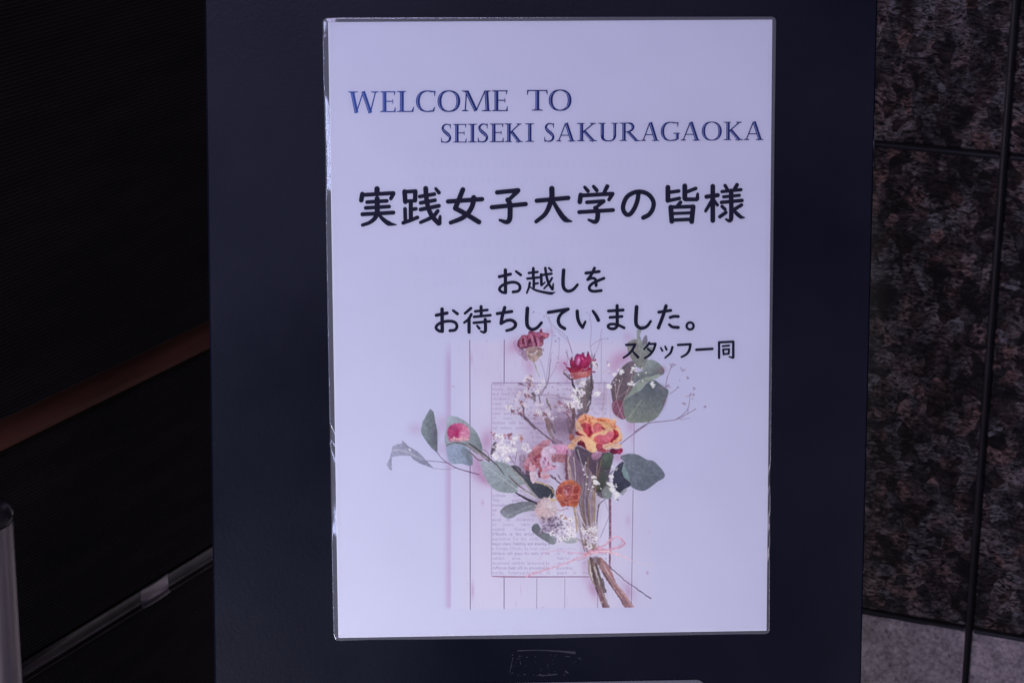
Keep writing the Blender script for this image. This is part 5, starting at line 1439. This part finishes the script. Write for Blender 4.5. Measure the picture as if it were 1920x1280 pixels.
patches(*RZ, [([(245, 400), (300, 330), (370, 380), (400, 470), (450, 570), (525, 695), (430, 640), (340, 580), (275, 540), (270, 470)], (210, 174, 160), (208, 158, 136)), ([(375, 395), (450, 360), (560, 370), (640, 420), (660, 520), (690, 600), (640, 680), (580, 705), (520, 650), (450, 540), (400, 450)], (186, 82, 98), (154, 46, 68), 60), ([(680, 440), (740, 380), (820, 355), (900, 390), (960, 470), (970, 520), (880, 560), (760, 595), (700, 610), (690, 520)], (190, 100, 106), (190, 104, 120)),
              ([(640, 720), (720, 640), (860, 580), (1000, 510), (1130, 480), (1200, 520), (1180, 590), (1080, 590), (980, 665), (860, 655), (760, 695), (720, 765), (690, 775)], (206, 172, 148), (208, 166, 142), 0), ([(700, 760), (760, 685), (860, 650), (970, 660), (1060, 590), (1150, 560), (1205, 600), (1180, 720), (1110, 840), (980, 895), (900, 905), (820, 870), (750, 820)], (194, 112, 132), (174, 74, 96)),
              ([(1170, 520), (1250, 560), (1310, 600), (1310, 680), (1220, 780), (1120, 850), (1180, 720), (1210, 620)], (150, 44, 62), (132, 26, 54)), ([(1250, 480), (1340, 520), (1370, 600), (1410, 690), (1390, 760), (1330, 830), (1250, 880), (1180, 870), (1260, 780), (1320, 680), (1330, 600), (1290, 540)], (208, 182, 162), (200, 152, 124)),
              ([(300, 860), (350, 795), (440, 795), (490, 880), (530, 1000), (420, 940), (300, 910)], (112, 28, 50), (98, 30, 50)), ([(60, 940), (130, 860), (200, 760), (280, 700), (380, 680), (480, 690), (600, 740), (720, 830), (780, 940), (770, 1060), (720, 1110), (640, 1090), (560, 1040), (520, 950), (470, 850), (400, 795), (340, 805), (290, 850), (250, 940), (180, 1020), (100, 1010)], (204, 160, 142), (214, 176, 146), 50),
              ([(760, 900), (850, 890), (940, 930), (1010, 1010), (1080, 1050), (1000, 1090), (900, 1090), (800, 1060)], (148, 52, 74), (156, 76, 98)), ([(920, 950), (1020, 890), (1120, 870), (1250, 890), (1350, 900), (1400, 950), (1300, 990), (1150, 990), (1070, 1010), (1000, 1030)], (204, 166, 152), (208, 178, 172)), ([(1080, 1040), (1150, 1000), (1250, 1010), (1420, 1010), (1360, 1130), (1290, 1120), (1180, 1130), (1090, 1080)], (74, 24, 50), (160, 46, 86), 0), ([(660, 1120), (760, 1090), (900, 1120), (880, 1200), (780, 1270), (660, 1250)], (158, 120, 152), (140, 100, 132))])
dabs(*RZ, [([(668, 500), (680, 560), (690, 610)], 26, (196, 126, 146)), ([(600, 480), (610, 600), (590, 680)], 60, (138, 28, 52)), ([(930, 480), (950, 510)], 60, (142, 38, 62)), ([(880, 400), (920, 430)], 36, (196, 130, 106)), ([(720, 740), (740, 770)], 60, (178, 92, 78), 0.7), ([(960, 760), (1080, 700)], 120, (186, 110, 138), 0.5), ([(1000, 810), (1060, 800)], 40, (190, 124, 150), 0.5), ([(1270, 600), (1290, 640)], 44, (172, 70, 70)), ([(1250, 860), (1330, 840), (1390, 770)], 26, (186, 112, 84), 0.8), ([(220, 820), (260, 760), (380, 700)], 40, (196, 142, 122), 0.7), ([(620, 800), (680, 920), (700, 1040)], 90, (216, 192, 158), 0.6), ([(390, 790), (400, 830)], 20, (190, 130, 120)), ([(520, 960), (540, 1020), (640, 1080)], 26, (206, 150, 124), 0.8), ([(820, 930), (880, 950)], 40, (190, 90, 112), 0.7), ([(960, 960), (1060, 920), (1160, 900)], 30, (194, 140, 118), 0.7), ([(1020, 1060), (1120, 1030)], 30, (188, 128, 142), 0.7), ([(1340, 1050), (1320, 1110)], 50, (166, 56, 100), 0.8), ([(1200, 250), (1250, 300)], 30, (216, 188, 166), 0.8)])
for (x, y, r) in ((282, 618, 13), (258, 702, 15), (570, 672, 20), (612, 700, 20), (270, 750, 12), (300, 775, 14), (285, 855, 14), (360, 885, 17), (445, 905, 13), (400, 955, 10), (312, 915, 8), (340, 930, 8), (608, 860, 16), (370, 790, 30), (400, 850, 34), (385, 820, 28), (552, 770, 36), (545, 850, 36), (560, 910, 38), (625, 975, 40), (600, 890, 22)):
    p = Fc([(x, y)])[0]
    rr = r / 5.818
    for _ in range(8 if r > 22 else 3):
        q = p + rng.normal(0, rr * 0.4, 2)
        floret(q[0], q[1], rr * 0.6, (228, 224, 236), (196, 182, 202), 5, 0.92)

# --- orange scabious
Q4 = (1000, 880, 12.43)
RAG = 0.9
CELLS = [([(520, 520), (560, 420), (640, 330), (740, 265), (860, 240), (960, 270), (1060, 340), (1110, 430), (1100, 560), (1060, 680), (1045, 800), (960, 875), (860, 865), (780, 850), (660, 860), (610, 780), (560, 710), (530, 640)], (164, 88, 76), (158, 84, 72)), ([(640, 330), (740, 270), (860, 250), (960, 290), (930, 370), (820, 340), (700, 370)], (188, 112, 80), (168, 88, 70)), ([(580, 420), (660, 380), (700, 470), (690, 560), (600, 560), (560, 500)], (146, 70, 68), (134, 56, 58)),
         ([(930, 380), (1050, 360), (1095, 460), (1030, 560), (920, 560), (900, 460)], (168, 84, 72), (140, 54, 56)), ([(930, 600), (1050, 580), (1040, 690), (920, 700)], (146, 58, 60), (160, 76, 68)), ([(870, 740), (1030, 720), (1020, 850), (900, 870), (840, 820)], (146, 62, 58), (180, 112, 80)), ([(620, 760), (740, 760), (760, 840), (660, 862)], (150, 66, 66), (178, 100, 88)), ([(545, 610), (640, 580), (700, 640), (640, 710), (560, 695)], (194, 122, 92), (160, 78, 68)), ([(700, 690), (790, 680), (850, 740), (800, 775), (720, 755)], (148, 64, 68), (170, 92, 88)), ([(700, 380), (840, 340), (930, 400), (910, 560), (880, 640), (780, 650), (700, 560)], (144, 70, 80), (156, 84, 90))]
patches(*Q4, CELLS)
for P, *_ in CELLS[1:]:
    dabs(*Q4, [(list(P) + [P[0]], 17, (198, 132, 118), 0.62)])
for k in range(26):
    a, r = rng.uniform(0, 6.28), rng.uniform(20, 130)
    x, y = 800 + r * math.cos(a), 510 + r * math.sin(a)
    dabs(*Q4, [([(x, y), (x + 34 * math.cos(a + 1.3), y + 34 * math.sin(a + 1.3))], 14, [(192, 134, 138), (122, 50, 60), (180, 112, 112)][k % 3], 0.7)])
dabs(*Q4, [([(740, 480), (770, 520), (760, 570)], 44, (186, 142, 160)), ([(1000, 300), (990, 380)], 16, (206, 142, 120), 0.7)])
pstroke(Ec([(720, 715), (820, 740), (930, 812)]), [2.4, 3.2, 1.6], (176, 152, 134))
pstroke(Ec([(905, 800), (940, 880)]), 2.0, (150, 132, 116))
pstroke(Ec([(900, 1000), (980, 1025), (1080, 1005)]), [1.8, 1.4, 1.6], (150, 108, 110), None, 0.8)

# --- cream pincushion flower
cx_, cy_ = Ec([(838, 1015)])[0]
ppoly([(cx_ + 20 * math.cos(a) * (1 + 0.05 * math.sin(5 * a)), cy_ + 22 * math.sin(a)) for a in np.linspace(0, 6.28, 24)[:-1]], (176, 146, 158), (186, 168, 186), 60, 1.0, 1, 0.10)
for k in range(150):
    a = rng.uniform(0, 6.283)
    r0, r1 = rng.uniform(1, 12), rng.uniform(15, 24)
    t = (math.cos(a - 2.4) + 1) / 2
    c = np.array([212, 198, 216]) * (1 - 0.4 * t) + np.array([196, 154, 154]) * 0.4 * t
    pstroke([(cx_ + 2 + r0 * math.cos(a), cy_ - 2 + r0 * math.sin(a)), (cx_ + r1 * math.cos(a), cy_ + r1 * 1.05 * math.sin(a))], [1.3, 0.7], c * rng.uniform(0.80, 1.05), None, 0.7)
pstroke(Ec([(870, 900), (890, 850)]), [2.5, 0.8], (206, 196, 196))
for k in range(10):
    pstroke(Ec([(880 + 6 * k, 900), (890 + 7 * k, 920)]), 1.2, (186, 158, 110), None, 0.6)

# --- lavender-white sea lavender in front
for _ in range(26):
    p = Gc([(rng.uniform(790, 1010), rng.uniform(230, 390))])[0]
    blob(p[0], p[1], 2.6, 2.2, (86, 68, 92), 0.7)
cluster(Gc, [(820, 330), (850, 380), (780, 390), (860, 300), (900, 350), (930, 250), (800, 300)], 4, 2.6, 3.0, [(152, 134, 162), (176, 160, 188), (130, 112, 138)], [(92, 72, 98)], 0.92)
cluster(Gc, [(970, 260), (1010, 240), (1060, 290), (1120, 310), (1090, 330), (980, 380), (920, 420), (1060, 440), (1000, 440), (1130, 420), (1080, 390), (980, 490), (1110, 250), (1030, 330), (1140, 370), (950, 390)], 2, 3.0, 5.2, WHT + [(222, 216, 232)], [(104, 80, 108), (128, 100, 126)], 0.92)
for _ in range(14):
    p = Gc([(rng.uniform(890, 1040), rng.uniform(220, 420))])[0]
    blob(p[0], p[1], 1.5, 1.5, (82, 62, 86), 0.7)
cluster(Gc, [(1005, 210), (1050, 235)], 3, 1.4, 2.2, [(176, 140, 134), (160, 124, 124)], None)
cluster(Hc, [(310, 320), (370, 300), (340, 380), (420, 290), (400, 370), (440, 330), (380, 430), (420, 420), (390, 490), (350, 340), (440, 250), (440, 380)], 2, 2.8, 5.0, WHT + [(218, 210, 224)], [(110, 86, 106), (140, 120, 142)], 0.92)
for _ in range(12):
    p = Hc([(rng.uniform(300, 460), rng.uniform(290, 470))])[0]
    blob(p[0], p[1], 1.2, 1.6, (104, 80, 96), 0.6)

# --- cut stems below the bow
for P, wd, c0, c1 in (([(520, 630), (700, 800), (880, 940), (1045, 1050)], [1.6, 1.5, 1.5, 1.8], (100, 84, 104), (90, 78, 98)),
                      ([(395, 620), (420, 800), (500, 1000), (560, 1150)], [7, 9, 11, 12], (112, 92, 94), (126, 98, 112)), ([(370, 640), (390, 780), (450, 930)], [4, 7, 4], (166, 150, 150), (150, 130, 134)),
                      ([(480, 640), (560, 800), (680, 960), (800, 1140)], [8, 9, 10, 13], (150, 116, 122), (140, 106, 116)), ([(500, 620), (590, 740), (660, 890)], [4, 6, 3], (172, 128, 134), (150, 104, 112)),
                      ([(450, 680), (500, 850), (540, 990)], [4, 5, 4], (92, 82, 84), (112, 96, 104)), ([(420, 660), (470, 840), (540, 1040), (590, 1150)], [2.5, 3, 3.5, 3], (178, 162, 150), (152, 134, 140)),
                      ([(400, 700), (440, 860), (470, 1000)], [2, 3.5, 2], (80, 70, 76), (104, 84, 92)), ([(540, 700), (640, 860), (760, 1010), (850, 1145)], [2, 2.5, 4, 4], (190, 156, 160), (172, 136, 146)),
                      ([(520, 760), (610, 900), (740, 1090)], [2, 2.5, 2], (104, 78, 88), (110, 84, 96)), ([(380, 690), (400, 800), (420, 860)], [1.2, 2, 1], (206, 194, 200), None), ([(520, 840), (560, 990)], [2, 2.2], (96, 84, 92), None),
                      ([(500, 900), (520, 1080), (540, 1150)], [2, 4, 5], (138, 96, 108), (120, 88, 100)), ([(640, 930), (730, 1050)], [1.2, 1.4], (196, 150, 158), None)):
    pstroke(Hc(P), wd, c0, c1, 0.95)
ppoly(Hc([(390, 620), (480, 600), (500, 660), (450, 700), (400, 680)]), (104, 82, 88), None, 0, 1.5, 0.7, 0.1)
blob(*Hc([(515, 1092)])[0], 2.4, 1.6, (204, 180, 186), 0.8)
# ends are cut where the print ends
cut = np.clip((MY - 1138.5 + (MX - 1110) * 0.012) / 1.0, 0, 1)[..., None]
BUF = BUF * (1 - cut) + REF * cut
# --- twine bow
TWN = (208, 162, 186)
for P, wd, c, al in (([(-300, 815), (-250, 790), (-80, 735), (100, 680), (250, 615), (350, 575), (390, 560)], [3.6, 3.2, 2.6, 2.4, 2.6, 3.4], (206, 160, 184), 0.85), ([(-120, 560), (0, 535), (120, 548), (250, 558), (350, 560)], [1.2, 1.6, 1.8, 2.4, 3], (206, 158, 188), 0.75),
                     ([(-130, 575), (-180, 640), (-130, 690), (0, 690)], [1.4, 1.0, 1.0], (206, 170, 200), 0.5), ([(330, 590), (400, 560), (520, 545), (620, 552), (730, 590), (850, 640)], [5.0, 6.5, 5.0, 4.6, 2.4, 1.8], (212, 178, 200), 0.92),
                     ([(330, 585), (380, 545), (440, 525), (480, 490)], [3.5, 3.8, 3, 2.4], (190, 130, 146), 0.9), ([(380, 550), (470, 520), (560, 522), (640, 512), (720, 490), (762, 458), (742, 420), (675, 384), (600, 425), (540, 480), (480, 505)], [2.6, 2.6, 2.8, 3.0, 3.4, 3.2, 3.4, 2.6, 2.8, 2.6, 2.2], (200, 148, 178), 0.95),
                     ([(850, 640), (930, 670), (1010, 685), (1100, 690)], [1.4, 0.9], (196, 182, 198), 0.7)):
    pstroke(Hc(P), wd, c, None, al, 0.7, 0.12)
for P in ([(420, 540), (520, 528), (600, 530)], [(380, 570), (450, 552), (560, 556)], [(690, 480), (735, 450), (730, 425)], [(340, 600), (300, 625), (240, 640)]):
    pstroke(Hc(P), 1.0, (168, 104, 132), None, 0.6)
for P in ([(400, 556), (500, 540), (600, 540)], [(600, 418), (660, 380), (720, 400)]):
    pstroke(Hc(P), 1.0, (232, 206, 222), None, 0.7)

# dried petals and leaves are never even: fine mottling wherever there is ink, and crisper edges before the softening
lum = (BUF @ np.array([0.3, 0.55, 0.15]))[..., None] / (REF @ np.array([0.3, 0.55, 0.15]))[..., None]
BUF = BUF * 0.95 + np.minimum(lum, 1.05) * REF * 0.05
inkm = np.clip((np.abs(BUF - REF).sum(-1) - 0.16) / 0.35, 0, 1)[..., None]
BUF = BUF * (1 + inkm * (0.14 * NF[..., None] + 0.08 * NZ[..., None]))
K = np.pad(BUF, ((2, 2), (2, 2), (0, 0)), 'edge')
bl_ = sum(K[2 + dy:GH + 2 + dy, 2 + dx:GW + 2 + dx] for dy in (-2, 0, 2) for dx in (-2, 0, 2)) / 9
BUF = np.clip(BUF + 0.45 * (BUF - bl_), 0, 1)
# soften like an ink-jet print, then back to reflectance
for _ in range(1):
    K = np.pad(BUF, ((1, 1), (1, 1), (0, 0)), 'edge')
    BUF = 0.5 * BUF + 0.125 * (K[:-2, 1:-1] + K[2:, 1:-1] + K[1:-1, :-2] + K[1:-1, 2:])
fade = np.clip(np.minimum(np.minimum(MX - GX0, GX1 - MX), np.minimum(MY - GY0, GY1 - MY)) / 6, 0, 1)[..., None]
REFL = s2l(np.clip(BUF, 0, 1)) / s2l(REF)
over = np.maximum(REFL.max(-1, keepdims=True) / 1.45, 1.0)          # ink cannot outshine the paper: keep the hue
REFL = np.clip(REFL / over ** 0.75, 0.015, 1.48)
REFL = (1 + (REFL - 1) * fade) * PAPER_ALB * 0.992
UV = px(np.stack([MX.ravel(), MY.ravel()], -1))
nv = GW * GH
me = bpy.data.meshes.new('printed_picture')
me.vertices.add(nv)
me.vertices.foreach_set('co', np.column_stack([UV, np.full(nv, 0.00002)]).astype(np.float32).ravel())
ii = (np.arange(GH - 1)[:, None] * GW + np.arange(GW - 1)[None]).ravel()
quads = np.stack([ii, ii + GW, ii + GW + 1, ii + 1], -1).astype(np.int32)
me.loops.add(quads.size)
me.loops.foreach_set('vertex_index', quads.ravel())
me.polygons.add(len(quads))
me.polygons.foreach_set('loop_start', np.arange(0, quads.size, 4, dtype=np.int32))
me.update(calc_edges=True)
at = me.color_attributes.new('ink', 'FLOAT_COLOR', 'POINT')
at.data.foreach_set('color', np.column_stack([REFL.reshape(-1, 3), np.ones(nv)]).astype(np.float32).ravel())
me.materials.append(mat_attr('printed_picture_ink', 0.6, 0.05))
pic = bpy.data.objects.new('printed_picture', me)
pic['label'] = 'printed bouquet of dried flowers lying on newspaper and white planks'
col.objects.link(pic)
pic.parent = sheet

# ---- faint print showing through from the back of the sheet
ghost = Ink()
GC = tuple(np.array([0.955, 0.955, 0.962]) * PAPER_ALB)
for (y, xa, xb, s) in ((308, 778, 1195, 13), (337, 778, 1080, 11), (412, 960, 1100, 12), (456, 778, 1185, 14), (489, 778, 1180, 14), (530, 815, 1010, 11)):
    x = xa
    while x < xb:
        k = rng.integers(2, 4)
        for j in range(k):
            yy = y - s * 0.4 + s * 0.8 * j / (k - 1)
            ghost.stroke([(x, yy), (x + s * 0.62, yy - 0.4)], 1.4, GC, False, z=0.00001)
        if rng.random() < 0.7:
            ghost.stroke([(x + s * 0.3, y - s * 0.45), (x + s * 0.3, y + s * 0.45)], 1.3, GC, False, z=0.000014)
        x += s * rng.choice([1.05, 1.05, 1.2])
for P in ([(778, 524), (791, 524)], [(778, 537), (791, 537)], [(779, 524), (779, 537)], [(790, 524), (790, 537)]):
    ghost.stroke(P, 1.4, GC, False, z=0.00001)
ghost.stroke([(733, 262), (1330, 256)], 46, tuple(np.array([0.985, 0.985, 0.99]) * PAPER_ALB), False, z=0.000006)
ghost.build('show_through_print', sheet)

# ---- laminating film: clear sheet over the paper and a sealed margin that lifts here and there
fz = 0.0006
outl = {'L': [(604.5, 44), (606.5, 165), (609.5, 300), (613.5, 560), (617.5, 780), (621.0, 980), (624.0, 1140), (625.2, 1188)],
        'B': [(637, 1200.5), (700, 1198.5), (900, 1197.0), (1040, 1195.5), (1200, 1191.5), (1380, 1188.2), (1433, 1187.8)],
        'R': [(1443, 1178), (1443.3, 1100), (1446, 800), (1449, 560), (1452.5, 250), (1455.5, 42)],
        'T': [(1446, 31.3), (1200, 31.6), (900, 32.4), (616, 33.0)]}


def sample(P, k):
    P = np.array(P, float)
    d = np.r_[0, np.cumsum(np.hypot(*np.diff(P, axis=0).T))]
    t = np.linspace(0, d[-1], k)
    return np.stack([np.interp(t, d, P[:, 0]), np.interp(t, d, P[:, 1])], -1)


def arc(p, q, cnr, k):
    t = np.linspace(0, 1, k)[:, None]
    p, q, cnr = np.array(p), np.array(q), np.array(cnr)
    return (1 - t) ** 2 * p + 2 * t * (1 - t) * cnr + t ** 2 * q


inner_c = {'TL': (-HW, HH), 'BL': (-HW, -HH), 'BR': (HW, -HH), 'TR': (HW, HH)}
loop_o, loop_i, tilt = [], [], []


def tilt_left(y):
    """how strongly the left margin is bent back (radians): it lifts off the board in two long stretches"""
    t = 0.02
    t += (0.192 + 0.00030 * max(0.0, 285 - y)) * math.exp(-((y - 268) / 100) ** 10)
    t += (0.183 + 0.00030 * max(0.0, 960 - y)) * math.exp(-((y - 925) / 85) ** 8)
    t += 0.19 * math.exp(-((y - 812) / 16) ** 6)
    t += 0.19 * math.exp(-((y - 45) / 22) ** 6)
    return t + 0.007 * math.sin(y * 0.05) + 0.004 * math.sin(y * 0.17)


def side(key, k, corner_a, corner_b):
    O_ = sample(outl[key], k)
    ca, cb = np.array(inner_c[corner_a]), np.array(inner_c[corner_b])
    for i, p in enumerate(O_):
        loop_o.append(p)
        t = i / (k - 1)
        loop_i.append(ca * (1 - t) + cb * t)
        if key == 'L':
            tilt.append(tilt_left(p[1]))
        elif key == 'R':
            tilt.append(-0.01 - 0.20 * math.exp(-((p[1] - 895) / 24) ** 4) - 0.20 * math.exp(-((p[1] - 975) / 20) ** 4) * (0.8 + 0.3 * math.sin(p[1] * 0.3)) - 0.20 * math.exp(-((p[1] - 1035) / 12) ** 4) + 0.015 * math.sin(p[1] * 0.04))
        elif key == 'T':
            tilt.append(0.02 + 0.18 * max(0.0, 1 - (p[0] - 612) / 22) + 0.015 * math.sin(p[0] * 0.021))
        else:
            tilt.append(0.05 + 0.02 * math.sin(p[0] * 0.03))


def corner(a, b_, cnr, key, tl):
    for p in arc(a, b_, cnr, 9)[1:-1]:
        loop_o.append(p)
        loop_i.append(np.array(inner_c[key]))
        tilt.append(tl)


side('L', 420, 'TL', 'BL')
corner(outl['L'][-1], outl['B'][0], (625.5, 1200.6), 'BL', 0.05)
side('B', 240, 'BL', 'BR')
corner(outl['B'][-1], outl['R'][0], (1443, 1187.8), 'BR', 0.05)
side('R', 420, 'BR', 'TR')
corner(outl['R'][-1], outl['T'][0], (1455.6, 31.2), 'TR', 0.05)
side('T', 240, 'TR', 'TL')
corner(outl['T'][-1], outl['L'][0], (604.3, 33.0), 'TL', 0.21)
LO_, LI_ = px(np.array(loop_o)), np.array(loop_i)
TL_ = np.array(tilt)
nl = len(LO_)
fr_ = [0.0, 0.12, 0.3, 0.5, 0.7, 0.86, 0.95, 1.0]
vs_, fs_ = [], []
for i in range(nl):
    span = np.linalg.norm(LO_[i] - LI_[i])
    for j, q in enumerate(fr_):
        p = LI_[i] * (1 - q) + LO_[i] * q
        zz = fz - math.tan(abs(TL_[i])) * span * (0.88 * q + 0.12 * q * q)      # rolls over towards its edge
        zz = max(zz, -0.0009)
        if j >= 6:
            zz -= 0.00012 * (j - 5)
        vs_.append((p[0], p[1], zz))
m_ = len(fr_)
for i in range(nl):
    k = (i + 1) % nl
    for j in range(m_ - 1):
        fs_.append((i * m_ + j, k * m_ + j, k * m_ + j + 1, i * m_ + j + 1))
mesh_obj('laminate_margin', vs_, fs_, M_MARGIN, poster, True)
k = 24
vs_ = [(-HW + 2 * HW * i / k, -HH + 2 * HH * j / k, fz + 0.00005) for j in range(k + 1) for i in range(k + 1)]
fs_ = [(j * (k + 1) + i, j * (k + 1) + i + 1, (j + 1) * (k + 1) + i + 1, (j + 1) * (k + 1) + i) for j in range(k) for i in range(k)]
mesh_obj('laminate_film', vs_, fs_, M_FILM, poster, True)
# nicks of trapped air at the lower left of the sheet
for (x, y, w_, h_) in ((631.5, 1148, 2.6, 5), (631, 1172, 3.0, 4), (632, 1194, 5.5, 7)):
    P = [(x + w_ * 0.5 * math.cos(a) * rng.uniform(0.7, 1.1), y + h_ * 0.5 * math.sin(a) * rng.uniform(0.7, 1.1)) for a in np.linspace(0, 6.28, 11)[:-1]]
    ik = Ink()
    ik.poly(np.array(P), (0.03, 0.03, 0.07), z=0.0002)
    ik.build('trapped_dirt', sheet)

# ------------------------------------------------------------------ old tape residue on the board below the poster
rs = []
for (P, wd) in (([(970, 1220), (1010, 1219), (1050, 1221), (1079, 1224)], [2.0, 1.4, 2.6, 5.0]), ([(962, 1232), (958, 1250), (956, 1262)], [0.8, 0.9, 0.6]), ([(1010, 1266), (1025, 1266), (1045, 1264)], [2.0, 1.4, 2.0]), ([(1060, 1258), (1066, 1262)], [3, 2]), ([(1084, 1233), (1090, 1236)], [1.0, 1.4])):
    rs.append((P, wd))
ri = Ink()
for P, wd in rs:
    ri.stroke(P, wd, (0.1, 0.1, 0.12), False, z=F0 + 0.00008)
for _ in range(46):
    x, y = rng.uniform(958, 1088), rng.uniform(1224, 1268)
    a = rng.uniform(0, 6.28)
    ri.stroke([(x, y), (x + rng.uniform(1, 5) * math.cos(a), y + rng.uniform(0.5, 2.5) * math.sin(a))], rng.uniform(0.5, 1.6), (0.1, 0.1, 0.12), False, z=F0 + 0.00009 + 0.00001 * rng.random())
tp = [POSTER_M @ Vector(q) for q in ri.v]
inv = BM.inverted()
mesh_obj('tape_residue', [inv @ q for q in tp], ri.f, M_RESIDUE, board)

# ------------------------------------------------------------------ second laminated sheet, only its upper edge in view
low = empty('laminated_notice', 'laminated dark notice under the poster, only its top edge showing', 'notice', POSTER_M)
c0 = px([(750, 1279.6), (1322, 1278.0)])
x0_, x1_, yt = c0[0, 0], c0[1, 0], (c0[0, 1] + c0[1, 1]) / 2
yb_ = yt - 0.30


def rrect(xa, xb, ya, yb2, r, z):
    pts = []
    for cx2, cy2, a0 in ((xb - r, yb2 - r, 0), (xa + r, yb2 - r, 90), (xa + r, ya + r, 180), (xb - r, ya + r, 270)):
        for i in range(7):
            a = math.radians(a0 + 15 * i)
            pts.append((cx2 + r * math.cos(a), cy2 + r * math.sin(a), z))
    return pts


top_ = rrect(x0_, x1_, yb_, yt, 0.006, -0.0002)
bot_ = rrect(x0_, x1_, yb_, yt, 0.006, -0.0010)
n_ = len(top_)
mesh_obj('film', top_ + bot_, [tuple(range(n_))] + [tuple(reversed(range(n_, 2 * n_)))] + [(i, i + n_, (i + 1) % n_ + n_, (i + 1) % n_) for i in range(n_)], M_MARGIN, low)
v, f = box_data(x0_ + 0.004, x1_ - 0.004, yb_ + 0.004, yt - 0.0032, -0.0008, -0.0005)
mesh_obj('paper', v, f, M_PAPER, low)
